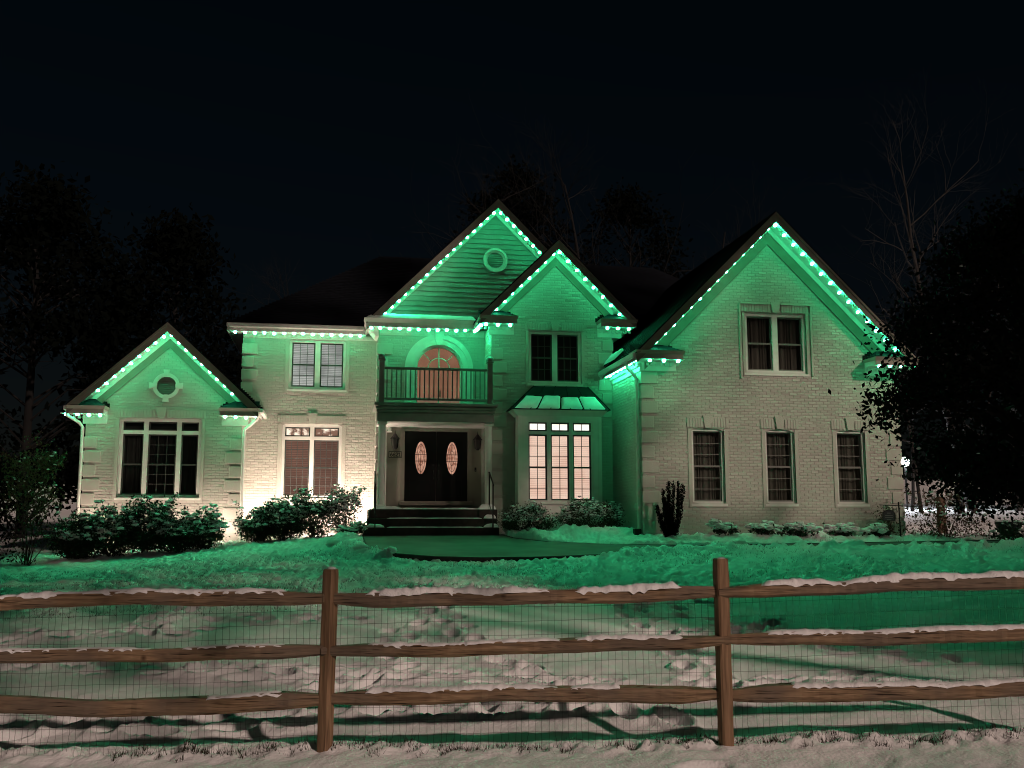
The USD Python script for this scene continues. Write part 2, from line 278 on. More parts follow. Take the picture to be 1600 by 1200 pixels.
# footprints
def prints(path, n, w, step, depth, seed):
    global gz
    r = np.random.default_rng(seed); path = np.array(path, float); d = np.r_[0, np.cumsum(np.linalg.norm(np.diff(path, axis=0), axis=1))]
    for i, s in enumerate(np.arange(0, d[-1], step)):
        x = np.interp(s, d, path[:, 0]); y = np.interp(s, d, path[:, 1]); x2 = np.interp(s + .1, d, path[:, 0]); y2 = np.interp(s + .1, d, path[:, 1])
        a = math.atan2(y2 - y, x2 - x); x += -math.sin(a) * w * (1 if i % 2 else -1) + r.normal(0, .05); y += math.cos(a) * w * (1 if i % 2 else -1) + r.normal(0, .05); a += r.normal(0, .25)
        m = np.nonzero((np.abs(gx - x) < .5) & (np.abs(gy - y) < .5))[0]
        u = (gx[m] - x) * math.cos(a) + (gy[m] - y) * math.sin(a); v = -(gx[m] - x) * math.sin(a) + (gy[m] - y) * math.cos(a)
        q = (u / .17) ** 2 + (v / .085) ** 2; k = depth * r.uniform(.6, 1.3)
        gz[m] += -1.25 * k * np.exp(-q ** 3) + .45 * k * np.exp(-(np.sqrt(q) - 1.5) ** 2 / .12)
prints([(2.7, 8.6), (2.2, 10.5), (1.6, 12.5), (1.4, 15), (1.2, 18)], 1, .14, .42, .09, 1)
prints([(-5, 9.8), (-2.5, 9.6), (-.5, 9.9), (.6, 11.5), (.9, 14)], 1, .13, .4, .08, 2)
prints([(-4, 12.5), (-1, 11.2), (1.5, 10.6), (3.2, 9.9), (5.5, 9.8)], 1, .14, .42, .09, 3)
prints([(6.5, 9.0), (4.4, 9.3), (3.1, 9.5), (1.9, 9.2), (.4, 9.5), (-2, 9.3)], 1, .12, .3, .10, 4)
prints([(3.5, 9.2), (3.9, 11), (4.1, 13.5), (4.3, 16)], 1, .13, .45, .09, 5)
prints([(6.6, 10.5), (5.4, 12.2), (4.6, 15), (3.8, 18)], 1, .14, .45, .08, 6)
prints([(2.6, 7.0), (1.4, 6.7), (.2, 6.9)], 1, .14, .6, .04, 7)
_r = np.random.default_rng(77)
for q in range(9):
    a, b, h = _r.uniform(-6, 7), _r.uniform(9.4, 15), _r.uniform(-.6, 3.7); n_ = _r.uniform(1.2, 3.6)
    prints([(a, b), (a + n_ * math.cos(h) * .5 + _r.normal(0, .2), b + n_ * math.sin(h) * .5), (a + n_ * math.cos(h), b + n_ * math.sin(h))], 1, .13, _r.uniform(.3, .5), _r.uniform(.06, .12), 100 + q)
# rough churned snow along the fence line
fl = 8.12 - .168 * (gx + .07)
ch = np.exp(-((gy - fl - .12) / .22) ** 2)
gz += ch * np.where(near, .075 * (meshkit.noise(P2 * 9, 41) - .35) + .05 * meshkit.noise(P2 * 18, 42), 0)
gz -= .07 * np.exp(-((gy - fl - .75) / .35) ** 2)
# under the paved walk and the house the ground lies lower
gz = np.where(inpad, pad_z(gx, gy) - .10, gz)
gz += np.where((gx > -6.8) & (gx < 14.7) & (gy > 31.2) & (gy < 40), -.25, 0)
nx, ny = len(xs), len(ys)
ii, jj = np.meshgrid(np.arange(ny - 1), np.arange(nx - 1), indexing='ij'); ii, jj = ii.ravel(), jj.ravel()
A = ii * nx + jj
top('ground', (np.stack([gx, gy, gz], 1), np.vstack([np.stack([A, A + 1, A + nx + 1], 1), np.stack([A, A + nx + 1, A + nx], 1)])), 'snow', 'snow covered lawn sloping up from the fence to the house', None, 'structure', smooth=True)
_k = [np.searchsorted(ys, y) for y in (4,)]
from scipy.interpolate import RegularGridInterpolator
_gi = RegularGridInterpolator((ys, xs), gz.reshape(ny, nx), bounds_error=False, fill_value=None)
def G(x, y): return float(_gi([[y, x]])[0])

# walkway: one slab with a broom-finished top and a dark edge
c = np.array(PAD.exterior.coords[:-1])
pad_poly = PAD
tri_v, tri_f = trimesh.creation.triangulate_polygon(PAD.segmentize(.5), engine='earcut')
pv = np.column_stack([tri_v, pad_z(tri_v[:, 0], tri_v[:, 1])])
top('walkway', (pv, tri_f[:, ::1]), 'concrete', 'cleared dark concrete walk curving from the steps along the house', None, 'structure')
ring = np.array(PAD.segmentize(.4).exterior.coords); mb = MB()
for a, b in zip(ring[:-1], ring[1:]):
    n = np.array([b[1] - a[1], -(b[0] - a[0])]); n /= np.linalg.norm(n) + 1e-9
    q = [[*(p + n * o), pad_z(p[0], p[1]) + dz] for p in (a, b) for o in (.0, .07) for dz in (.008, -.22)]
    mb.add(q, BOXF)
top('walkway_edging', mb.m(), 'edge', 'dark stone edging round the cleared walk', None, 'structure')

# ------------------------------------------------------------------ house
house = thing('house', 'large white painted brick house with steep gables outlined in green lights', 'house', (6, 30, -.4))
BW, BH, J = .205, .068, .008
def bricks(poly, seed, proud=.009, tilt=.0019):
    """Bricks laid in running bond over a polygon of (u, z); returns front boxes as (u, depth, z)."""
    r = np.random.default_rng(seed); x0, z0, x1, z1 = poly.bounds; U0, U1, Z0, Z1 = [], [], [], []
    for k, z in enumerate(np.arange(-2.0, z1, BH + J)):
        if z + BH < z0: continue
        us = np.arange(math.floor(x0 / (BW + J)) - 1, x1 / (BW + J) + 1) * (BW + J) + (k % 2) * (BW + J) / 2
        U0.append(us); U1.append(us + BW); Z0.append(np.full(len(us), z)); Z1.append(np.full(len(us), z + BH))
    U0, U1, Z0, Z1 = map(np.concatenate, (U0, U1, Z0, Z1))
    b = shapely.box(U0, Z0, U1, Z1); shapely.prepare(poly); ins = shapely.contains(poly, b); cut = shapely.intersects(poly, b) & ~ins
    mb = MB(); n = ins.sum(); j = lambda s: r.normal(0, s, n)
    if n:
        u0, u1, z0_, z1_ = U0[ins] + j(.0015), U1[ins] + j(.0015), Z0[ins] + j(.0015), Z1[ins] + j(.0015); d = proud + j(.0016); t = j(tilt)
        c = .004
        v = np.stack([np.stack(q, 1) for q in ((u0, d * 0, z0_), (u1, d * 0, z0_), (u1, d * 0, z1_), (u0, d * 0, z1_),
              (u0 + c, d - t, z0_ + c), (u1 - c, d - t * .6, z0_ + c), (u1 - c, d + t, z1_ - c), (u0 + c, d + t * .8, z1_ - c))], 1).reshape(-1, 3)
        q = np.array([[4, 5, 6], [4, 6, 7], [0, 1, 5], [0, 5, 4], [1, 2, 6], [1, 6, 5], [2, 3, 7], [2, 7, 6], [3, 0, 4], [3, 4, 7]])
        mb.add(v, (q[None] + (np.arange(n) * 8)[:, None, None]).reshape(-1, 3))
    for g in shapely.intersection(poly, b[cut]):
        for h in getattr(g, 'geoms', [g]):
            if h.geom_type == 'Polygon' and h.area > 2e-4:
                h = h.convex_hull; p = np.array(sg.polygon.orient(h).exterior.coords[:-1]); m = len(p)
                v = np.vstack([np.column_stack([p[:, 0], np.full(m, 0.0), p[:, 1]]), np.column_stack([p[:, 0], np.full(m, proud + r.normal(0, .002)), p[:, 1]])])
                f = [[m, m + i, m + i + 1] for i in range(1, m - 1)] + [[i, (i + 1) % m, m + (i + 1) % m] for i in range(m)] + [[i, m + (i + 1) % m, m + i] for i in range(m)]
                mb.add(v, f)
    return mb.m()
def front_bricks(poly, Y, seed, **k):
    v, f = bricks(poly, seed, **k); return (np.stack([v[:, 0], Y - v[:, 1], v[:, 2]], 1), f)
def left_bricks(poly, X, seed, **k):            # wall facing -x; u = y
    v, f = bricks(poly, seed, **k); return (np.stack([X - v[:, 1], v[:, 0], v[:, 2]], 1), f[:, ::-1])
def brick_wall(poly, Y, seed, label=None, thick=.24, skip=None):
    w = part(house, 'brick_wall', ext(poly, Y, Y + thick), 'mortar', label=label)
    part(w, 'brick_courses', front_bricks(poly if skip is None else poly.difference(skip), Y, seed), 'brick', kind='stuff')
    return w
def quoins(wall, xe, s, z0, z1, Y, side=0.0, first=0):
    """Stack of raised corner blocks from z0 up; s = +1 when the wall lies to the right of the corner xe."""
    k = first; z = z0
    while z + .31 < z1:
        w = .43 if k % 2 == 0 else .31
        a, b = (xe - .024, xe + w) if s > 0 else (xe - w, xe + .024)
        part(wall, 'quoin', bevelbox(a, b, Y - .036, Y + side if side else Y + .05, z, z + .305, .008), 'quoin'); z += .385; k += 1
def window(x0, x1, z0, z1, Y, units=1, grid=(3, 2), transom=0, tgrid=2, dh=True, back='curtain', slat=None, gap=None, tback=None, frame=.07, label=None, mull=.10, inset=.09, lead=False, sub=None, sash_m='trim', frame_m='trim'):
    fr = rect(x0, x1, z0, z1); cells = []; us = (x1 - x0 - 2 * frame - (units - 1) * mull) / units if sub is None else None
    if sub is None: spans = [(x0 + frame + i * (us + mull), x0 + frame + i * (us + mull) + us) for i in range(units)]
    else: spans = sub
    zt = z1 - frame
    rows = [(z0 + frame, zt, False)] if not transom else [(z0 + frame, zt - transom - mull * .8, False), (zt - transom, zt, True)]
    hole = fr
    for si_, (a, b) in enumerate(spans):
        for c_, d_, t in rows: hole = hole.difference(rect(a, b, c_, d_)); cells.append((a, b, c_, d_, t, si_))
    w = part(house, 'window', ext(hole, Y + inset - .05, Y + inset + .08), frame_m, label=label)
    part(w, 'sill', bevelbox(x0 - .05, x1 + .05, Y - .03, Y + inset + .02, z0 - .07, z0, .008), 'trim')
    for a, b, c_, d_, t, si_ in cells:
        sashes = [(c_, d_)] if (t or not dh) else [(c_, (c_ + d_) / 2 + .015), ((c_ + d_) / 2 - .015, d_)]
        for si, (s0, s1) in enumerate(sashes):
            yy = Y + inset + (.0 if si else -.0) + .02 * si; e = .032
            nc, nr = ((tgrid, 1) if t else (grid[si_] if isinstance(grid, list) else grid)); gw, gh = (b - a - 2 * e) / nc, (s1 - s0 - 2 * e) / nr
            sash = rect(a, b, s0, s1); mu = .0075
            for i in range(nc):
                for k in range(nr):
                    p = rect(a + e + i * gw + mu, a + e + (i + 1) * gw - mu, s0 + e + k * gh + mu, s0 + e + (k + 1) * gh - mu); sash = sash.difference(p)
                    bx = p.bounds; part(w, 'pane', ext(rect(bx[0] - .003, bx[2] + .003, bx[1] - .003, bx[3] + .003), yy + .014, yy + .018), 'pane')
            part(w, 'sash', ext(sash, yy, yy + .03), sash_m)
        yb = Y + inset + .14
        if t and tback: part(w, 'lit_room', ext(rect(a - .02, b + .02, c_ - .02, d_ + .02), yb, yb + .01), tback)
        elif t: part(w, 'dark_room', ext(rect(a - .02, b + .02, c_ - .02, d_ + .02), yb, yb + .01), 'dark_blind')
        elif slat:
            mb = MB()
            for z in np.arange(c_ + .02, d_, .052):
                mb.add([[a, yb, z], [b, yb, z], [b, yb + .022, z + .040], [a, yb + .022, z + .040]], [[0, 1, 2], [0, 2, 3]])
            part(w, 'blind', mb.m(), slat, kind='stuff'); part(w, 'lit_room', ext(rect(a - .02, b + .02, c_ - .02, d_ + .02), yb + .04, yb + .05), gap)
        elif back in ('curtain', 'dark_curtain'):
            n = int((b - a) / .018); u = np.linspace(a - .02, b + .02, n); yy = yb + .02 * np.sin(u * 62 + 2 * np.sin(u * 17)) + .01 * np.sin(u * 23)
            v = np.vstack([np.column_stack([u, yy, np.full(n, c_ - .02)]), np.column_stack([u, yy + .004, np.full(n, d_ + .02)])]); i = np.arange(n - 1)
            part(w, 'curtain', (v, np.vstack([np.stack([i, i + 1, n + i + 1], 1), np.stack([i, n + i + 1, n + i], 1)])), back)
        else: part(w, 'dark_blind', ext(rect(a - .02, b + .02, c_ - .02, d_ + .02), yb, yb + .01), 'dark_blind')
    return w
def lintel(wall, x0, x1, z, Y, h=.24, key=True):
    xc = (x0 + x1) / 2; mb = MB(); r = np.random.default_rng(int(x0 * 100) + 999)
    for u in np.arange(x0, x1 - .05, .076):
        if key and abs(u + .033 - xc) < .15: continue
        mb.box(u, u + .067, Y - .032 - r.uniform(0, .005), Y + .02, z, z + h)
    part(wall, 'lintel_course', mb.m(), 'brick', kind='stuff')
    if key: part(wall, 'keystone', ext(sg.Polygon([(xc - .085, z - .01), (xc + .085, z - .01), (xc + .135, z + h + .07), (xc - .135, z + h + .07)]), Y - .06, Y + .02), 'quoin')
def casing(wall, x0, x1, z0, z1, Y, w=.10, top_=True):
    part(wall, 'casing', ext(rect(x0 - w, x1 + w, z0 - w, z1 + (w if top_ else 0)).difference(rect(x0, x1, z0 - (0), z1)), Y - .028, Y + .02), 'quoin')
def shingles(p0, du, dv, lu, lv, n, seed, clip=None):
    """Overlapping tabs on a roof plane: p0 eave corner, du along the eave, dv up the slope, n outward normal."""
    r = np.random.default_rng(seed); mb = MB(); p0, du, dv, n = map(lambda a: np.array(a, float), (p0, du, dv, n)); ex = .145
    for k in range(int(lv / ex)):
        off = (k % 2) * .15
        for u in np.arange(-off, lu, .30):
            a, b = max(u + .004, 0), min(u + .296, lu)
            if clip: a, b = max(a, clip(k * ex)[0]), min(b, clip(k * ex)[1])
            if b - a < .03: continue
            t = .014 + r.uniform(0, .007)
            q = [p0 + du * x + dv * y + n * z for x in (a, b) for y, z in ((k * ex, .0), (k * ex, t), (k * ex + ex * 1.1, .0), (k * ex + ex * 1.1, .004))]
            mb.add(q, BOXF)
    return mb.m()
S2 = math.sqrt(.5)

def gable_roof(xc, hw, zp, m, y0, y1, right_cut=None, t=.20, label=None, sides=(1, 1)):
    """Two sloping slabs with ridge along y, rake boards at the front; returns the underside height function."""
    under = lambda x: zp - t - m * abs(x - xc)
    pl = sg.Polygon([(xc, zp), (xc - hw, zp - m * hw), (xc - hw, zp - m * hw - t), (xc, zp - t)])
    pr = sg.Polygon([(xc, zp), (xc + hw, zp - m * hw), (xc + hw, zp - m * hw - t), (xc, zp - t)])
    r = part(house, 'gable_roof', ext(pl.union(pr), y0, y1), 'soffit', label=label)
    q = lambda a, b: sg.Polygon([(xc, zp + b), (xc - hw - .03, zp - m * (hw + .03) + b), (xc - hw - .03, zp - m * (hw + .03) + a), (xc, zp + a), (xc + hw + .03, zp - m * (hw + .03) + a), (xc + hw + .03, zp - m * (hw + .03) + b)])
    part(r, 'shingle_bed', ext(q(.001, .03), y0 - .05, y1), 'shingle')
    bt = .26
    for s in (-1, 1):
        p = sg.Polygon([(xc, zp - .02), (xc + s * hw, zp - .02 - m * hw), (xc + s * hw, zp - bt - m * hw), (xc, zp - bt)])
        part(r, 'rake_board', ext(p, y0 - .035, y0 - .002), 'fascia')
        p = sg.Polygon([(xc, zp + .002), (xc + s * hw, zp + .002 - m * hw), (xc + s * hw, zp - .075 - m * hw), (xc, zp - .075)])
        part(r, 'rake_moulding', ext(p, y0 - .062, y0 - .036), 'fascia')
        L_ = math.hypot(hw, m * hw); dv = np.array([-s * hw, 0, m * hw]) / L_; nn = np.array([s * m, 0, 1.0]) / math.hypot(1, m)
        if sides[(s + 1) // 2]:
            part(r, 'shingle_courses', shingles((xc + s * hw, y0 - .05, zp - m * hw + .031), (0, 1, 0), dv, y1 - y0, L_, nn, int(abs(xc) * 10) + s + 5), 'shingle', kind='stuff')
    return r, under
def frieze(wall, xc, w, under, Y, h=.34, th=.035):
    e = .0
    p = sg.Polygon([(xc, under(xc) - .004), (xc - w, under(xc - w) - .004), (xc - w, under(xc - w) - h * 1.25), (xc, under(xc) - h * 1.25), (xc + w, under(xc + w) - h * 1.25), (xc + w, under(xc + w) - .004)])
    part(wall, 'frieze_board', ext(p, Y - th, Y + .01), 'taupe_frieze' if h > .15 else 'trim')
    if h > .15:
        g = .17
        p = sg.Polygon([(xc, under(xc) - .004), (xc - w, under(xc - w) - .004), (xc - w, under(xc - w) - g), (xc, under(xc) - g), (xc + w, under(xc + w) - g), (xc + w, under(xc + w) - .004)])
        part(wall, 'bed_moulding', ext(p, Y - th - .03, Y - th - .001), 'soffit')
def eave_return(parent, xt, xi, y0, Y, zs, under_in, tall=.20):
    """Boxed cornice return from the eave tip xt to its inner end xi, with a little hipped roof and stepped flashing on the wall."""
    a, b = min(xt, xi), max(xt, xi); s = 1 if xi > xt else -1
    r = part(parent, 'eave_return', ext(rect(a, b, zs, zs + tall), y0, Y + .01), 'soffit')
    part(r, 'fascia', bevelbox(a - .01, b + .01, y0 - .03, y0 - .002, zs - .012, zs + tall, .006), 'return_trim')
    part(r, 'crown_moulding', hull([(x, y, z) for x, y, z in [(a - .03, y0 - .075, zs + tall + .004), (b + .05, y0 - .075, zs + tall + .004), (a - .03, y0 - .032, zs + tall - .09), (b + .02, y0 - .032, zs + tall - .09), (a - .03, Y, zs + tall + .004), (b + .05, Y, zs + tall + .004), (a, Y, zs + tall - .08), (b, Y, zs + tall - .08)]]), 'return_trim')
    z = zs + tall + .006; h = .26; xo = xt
    part(r, 'return_roof', hull([(xo, y0 - .07, z), (xi + s * .03, y0 - .07, z), (xo, Y, z), (xi + s * .03, Y, z), (xo, Y, z + h), (xi - s * .36, Y, z + h)]), 'shingle')
    for k in range(6):
        u = xi + s * .05 - s * .068 * k
        part(r, 'step_flashing', box(min(u, u - s * .075), max(u, u - s * .075), Y - .03, Y - .012, z + .052 * k, z + .052 * k + .12), 'metal_roof')
    mb = MB()
    for u in np.arange(a + .05, b - .06, .125): mb.box(u, u + .065, Y - .075, Y - .001, zs - .105, zs - .03)
    part(parent, 'dentil_course', mb.m(), 'trim', kind='stuff')
    part(parent, 'frieze_board', bevelbox(a + (0.3 if s > 0 else 0), b - (0.3 if s < 0 else 0), Y - .033, Y - .0, zs - .24, zs, .006), 'trim')
    return r

# --- planes
YW, YL, YE, YG, YF = 29.5, 30.6, 29.65, 28.3, 25.4

# ============ left wing
xc, hw, zp, m = -4.78, 2.5, 5.45, .93
w_roof, under = gable_roof(xc, hw, zp, m, 28.98, 30.58, label='shingled gable roof of the left wing')
wx0, wx1 = -6.9, -2.74
p = sg.Polygon([(wx0, -1.6), (wx1, -1.6), (wx1, under(wx1)), (xc, under(xc)), (wx0, under(wx0))])
op = rect(-6.02, -3.83, .65, 2.83); vent = disc(-4.83, 3.75, .27)
wall = brick_wall(p.difference(op).difference(vent), YW, 1, 'brick gable wall of the left wing', skip=disc(-4.83, 3.75, .37))
frieze(wall, xc, 2.05, under, YW)
window(-6.02, -3.83, .65, 2.83, YW, transom=.25, tgrid=1, sub=[(-5.90, -5.32), (-5.20, -4.50), (-4.38, -3.95)] if 0 else [(-5.93, -5.38), (-5.26, -4.50), (-4.38, -3.92)], grid=[(1, 1), (3, 3), (1, 1)], back='dark_curtain', frame=.08, mull=.12, sash_m='sash_dark', label='wide three part front window of the left wing, unlit')
lintel(wall, -6.15, -3.70, 2.86, YW, .20); casing(wall, -6.02, -3.83, .65, 2.83, YW, .09, False)
ringp = disc(-4.83, 3.75, .36).difference(disc(-4.83, 3.75, .265))
v_ = part(house, 'round_vent', ext(ringp, YW - .05, YW + .05), 'trim', label='round louvred vent in the left wing gable')
for a in (0, 90, 180, 270):
    c_, s_ = math.cos(math.radians(a)), math.sin(math.radians(a)); u = np.array([c_, s_]); n_ = np.array([-s_, c_]); o = np.array([-4.83, 3.75])
    part(v_, 'key_block', ext(sg.Polygon([o + u * .25 - n_ * .05, o + u * .25 + n_ * .05, o + u * .45 + n_ * .085, o + u * .45 - n_ * .085]), YW - .08, YW + .02), 'trim')
mb = MB()
for z in np.arange(3.5, 4.0, .055):
    h_ = math.sqrt(max(.26 ** 2 - (z + .02 - 3.75) ** 2, 0))
    if h_ > .05: mb.add([[-4.83 - h_, YW + .02, z], [-4.83 + h_, YW + .02, z], [-4.83 + h_, YW + .06, z + .05], [-4.83 - h_, YW + .06, z + .05]], [[0, 1, 2], [0, 2, 3]])
part(v_, 'louvre', mb.m(), 'siding', kind='stuff')
part(v_, 'louvre_back', ext(disc(-4.83, 3.75, .27), YW + .08, YW + .10), 'dark_trim')
quoins(wall, wx0, 1, -.7, 2.6, YW); quoins(wall, wx1, -1, -.7, 2.6, YW)
eave_return(wall, xc - hw, -6.35, 28.98, YW, 2.90, under); eave_return(wall, xc + hw, -3.30, 28.98, YW, 2.90, under)
part(house, 'wing_side_wall', box(wx0, wx0 + .2, YW + .24, 36, -1.6, 3.1), 'mortar'); part(house, 'wing_side_wall', box(wx1 - .2, wx1, YW + .24, 30.6, -1.6, 3.1), 'mortar')
rear = sg.Polygon([(xc, zp), (xc - hw, zp - m * hw), (xc - hw, zp - m * hw - .2), (-2.95, under(-2.95)), (-2.95, zp - m * (-2.95 - xc))])
part(house, 'wing_rear_roof', ext(rear, 30.58, 36), 'shingle'); part(house, 'wing_rear_wall', box(wx0, -2.95, 35.7, 35.9, -1.6, 3.2), 'mortar')
for s in (-1,): part(house, 'gutter', bevelbox(xc - hw - .11, xc - hw + .0, 28.98, 36, 2.98, 3.10, .02), 'trim')
part(house, 'gutter', bevelbox(xc + hw + .035, xc + hw + .14, 28.98, 30.56, 2.98, 3.10, .02), 'trim')
for k in range(12):
    u = xc + hw - .06 - .058 * k; part(house, 'step_flashing', box(u, u + .062, YL - .04, YL - .016, zp - m * (u - xc) + .0, zp - m * (u - xc) + .14), 'metal_roof')

# ============ left block
lx0, lx1 = -2.9, 1.0
p = rect(lx0, lx1, -1.2, 5.56); wu = rect(-1.56, .09, 3.88, 5.36); wl = rect(-1.70, .02, .67, 2.84)
wall = brick_wall(p.difference(wu).difference(wl), YL, 2, 'brick front wall between the left wing and the porch')
window(-1.56, .09, 3.88, 5.36, YL, units=2, grid=(3, 2), slat='pale_blind', gap='pale_gap', frame=.075, mull=.15, label='upstairs double window with pale lit blinds', sash_m='sash_dark')
window(-1.70, .02, .67, 2.84, YL, units=2, grid=(4, 3), transom=.28, tgrid=3, slat='dim_blind', gap='dim_gap', tback='chandelier', frame=.08, mull=.12, label='downstairs double window with dim reddish blinds and lit transom', sash_m='sash_dark')
casing(wall, -1.56, .09, 3.88, 5.36, YL, .11); casing(wall, -1.70, .02, .67, 2.84, YL, .12, False); lintel(wall, -1.84, .16, 2.87, YL, .22)
quoins(wall, lx0, 1, 3.35, 5.3, YL)
part(wall, 'frieze_board', bevelbox(lx0, lx1, YL - .035, YL + .0, 5.30 + .075, 5.5, .006), 'trim')
mb = MB()
for u in np.arange(lx0 + .05, lx1 - .05, .125): mb.box(u, u + .065, YL - .085, YL - .036, 5.41, 5.48)
part(wall, 'dentil_course', mb.m(), 'trim', kind='stuff')
ev = part(house, 'eave', box(-3.3, .62, 30.15, YL + .2, 5.5, 5.56), 'soffit', label='long eave over the left block')
part(ev, 'fascia', bevelbox(-3.32, .62, 30.12, 30.148, 5.48, 5.70, .006), 'trim'); part(ev, 'gutter', bevelbox(-3.34, .62, 30.02, 30.118, 5.58, 5.715, .025), 'trim')
part(ev, 'side_soffit', box(-3.3, lx0, YL + .2, 40.6, 5.5, 5.56), 'soffit'); part(ev, 'side_fascia', box(-3.33, -3.302, 30.15, 40.6, 5.48, 5.70), 'trim')
part(house, 'side_wall', box(lx0, lx0 + .2, YL + .24, 40, -1.2, 5.5), 'mortar', label='left side wall of the main house')
part(house, 'rear_wall', box(lx0, 14.85, 40, 40.2, -1.2, 5.5), 'mortar')

# ============ main hipped roof behind the gables
e0, e1, yb0, yb1, ze, rx0, rx1, ry, rz = -3.3, 15.3, 30.13, 40.9, 5.71, 1.3, 11.2, 35.5, 9.28
part(house, 'hip_roof', hull([(e0, yb0, ze), (e1, yb0, ze), (e0, yb1, ze), (e1, yb1, ze), (rx0, ry, rz), (rx1, ry, rz), (e0, yb0, ze - .05), (e1, yb0, ze - .05), (e0, yb1, ze - .05), (e1, yb1, ze - .05)]), 'shingle', label='dark hipped main roof behind the gables')
sl = np.array([0, ry - yb0, rz - ze]); LL = np.linalg.norm(sl); sl /= LL; nn = np.array([0, -sl[2], sl[1]])
part(house, 'shingle_courses', shingles((e0, yb0, ze + .002), (1, 0, 0), sl, 5.6, LL, nn, 77, clip=lambda d: ((rx0 - e0) * d / LL, 5.6)), 'shingle', kind='stuff')

# ============ entry: upper brick wall with the arched door, siding gable above
ex0, ex1 = 1.0, 4.25
arch = rect(2.09, 3.49, 3.2, 4.45).union(disc(2.79, 4.45, .70)); door_op = rect(1.82, 3.66, .58, 2.60)
p = rect(ex0, ex1, 2.72, 5.62)
wall = brick_wall(p.difference(arch), YE, 3, 'brick wall behind the balcony', skip=disc(2.79, 4.45, 1.0).union(rect(1.8, 3.78, 3.0, 4.45)))
part(house, 'entry_side_wall', box(ex0, ex0 + .2, YE + .24, YL, -1.0, 5.5), 'mortar')
for k in range(15):
    part(wall, 'quoin', bevelbox(ex0 - .026, ex0 + (.42 if k % 2 == 0 else .30), YE - .036, YE + (.30 if k % 2 == 0 else .42), -.55 + .385 * k, -.55 + .385 * k + .305, .008), 'quoin') if k > 8 else part(wall, 'quoin', bevelbox(ex0 - .026, ex0 + .06, YE - .036, YE + (.30 if k % 2 == 0 else .42), -.55 + .385 * k, -.55 + .385 * k + .305, .008), 'quoin')
af = part(house, 'arched_door', ext(arch.difference(rect(2.16, 3.42, 3.2, 4.45).union(disc(2.79, 4.45, .63))), YE + .03, YE + .14), 'trim', label='arched french door and fanlight above the balcony, glowing orange')
for (ro, ri, y) in ((1.0, .86, -.05), (.86, .70, -.03)):
    band = disc(2.79, 4.45, ro, n=64).difference(disc(2.79, 4.45, ri, n=64)).intersection(rect(1, 5, 4.45, 6)).union(rect(2.79 - ro, 2.79 - ri, 3.2, 4.45)).union(rect(2.79 + ri, 2.79 + ro, 3.2, 4.45))
    part(af, 'arch_moulding', ext(band, YE + y, YE + .03), 'trim')
part(af, 'keystone', ext(sg.Polygon([(2.70, 5.14), (2.88, 5.14), (2.93, 5.52), (2.65, 5.52)]), YE - .10, YE + .03), 'trim')
g = rect(2.16, 3.42, 3.2, 4.45).union(disc(2.79, 4.45, .63)); yy = YE + .10
part(af, 'centre_bar', ext(rect(2.772, 2.808, 3.2, 5.07), yy - .03, yy), 'trim')
part(af, 'fan_bar', ext(disc(2.79, 4.45, .33).difference(disc(2.79, 4.45, .305)).intersection(rect(2, 4, 4.45, 5.2)), yy - .02, yy), 'trim')
for a in (45, 135):
    c_, s_ = math.cos(math.radians(a)), math.sin(math.radians(a)); o = np.array([2.79, 4.45]); u = np.array([c_, s_]); n_ = np.array([-s_, c_]) * .012
    part(af, 'fan_bar', ext(sg.Polygon([o + u * .33 - n_, o + u * .63 - n_, o + u * .63 + n_, o + u * .33 + n_]), yy - .02, yy), 'trim')
part(af, 'transom_bar', ext(rect(2.16, 3.42, 4.41, 4.47), yy - .03, yy), 'trim')
for a, b in ((2.16, 2.772), (2.808, 3.42)):
    part(af, 'pane', ext(g.intersection(rect(a, b, 3.2, 4.41)), yy + .004, yy + .008), 'pane'); part(af, 'pane', ext(g.intersection(rect(a, b, 4.47, 5.2)), yy + .004, yy + .008), 'pane')
part(af, 'lit_room', ext(g.intersection(rect(2, 4, 3.62, 5.2)), yy + .08, yy + .09), 'arch_glow'); part(af, 'lit_room', ext(g.intersection(rect(2, 4, 3.2, 3.62)), yy + .08, yy + .09), 'arch_low')
part(af, 'handle', MB().tube([(2.83, yy - .035, 3.68), (2.83, yy - .10, 3.68)], .016).tube([(2.83, yy - .10, 3.60), (2.83, yy - .10, 3.80)], .018).m(), 'iron')
# pent eave under the siding
ev = part(house, 'eave', box(.66, 3.86, 29.2, YE + .1, 5.56, 5.62), 'soffit', label='eave above the balcony')
part(ev, 'fascia', bevelbox(.64, 3.86, 29.165, 29.198, 5.55, 5.76, .006), 'trim'); part(ev, 'crown_moulding', hull([(.58, 29.10, 5.80), (3.86, 29.10, 5.80), (.62, 29.16, 5.68), (3.86, 29.16, 5.68), (.58, YE, 5.80), (3.86, YE, 5.80), (.62, YE, 5.68), (3.86, YE, 5.68)]), 'trim')
part(ev, 'end_cornice', hull([(.60, 29.165, 5.70), (.60, 30.14, 5.70), (.98, 29.165, 5.70), (.98, 30.14, 5.70), (.92, 29.4, 5.32), (.92, 30.14, 5.32), (1.02, 29.4, 5.32), (1.02, 30.14, 5.32)]), 'trim')
part(ev, 'pent_roof', hull([(.58, 29.1, 5.805), (3.86, 29.1, 5.805), (.58, YE + .12, 5.805), (3.86, YE + .12, 5.805), (.95, YE + .12, 6.02), (3.86, YE + .12, 6.02)]), 'shingle')
mb = MB()
for u in np.arange(1.06, 3.9, .125): mb.box(u, u + .065, YE - .085, YE - .036, 5.44, 5.52)
part(wall, 'dentil_course', mb.m(), 'trim', kind='stuff'); part(wall, 'frieze_board', bevelbox(1.04, 4.13, YE - .035, YE, 5.40, 5.56, .006), 'trim')
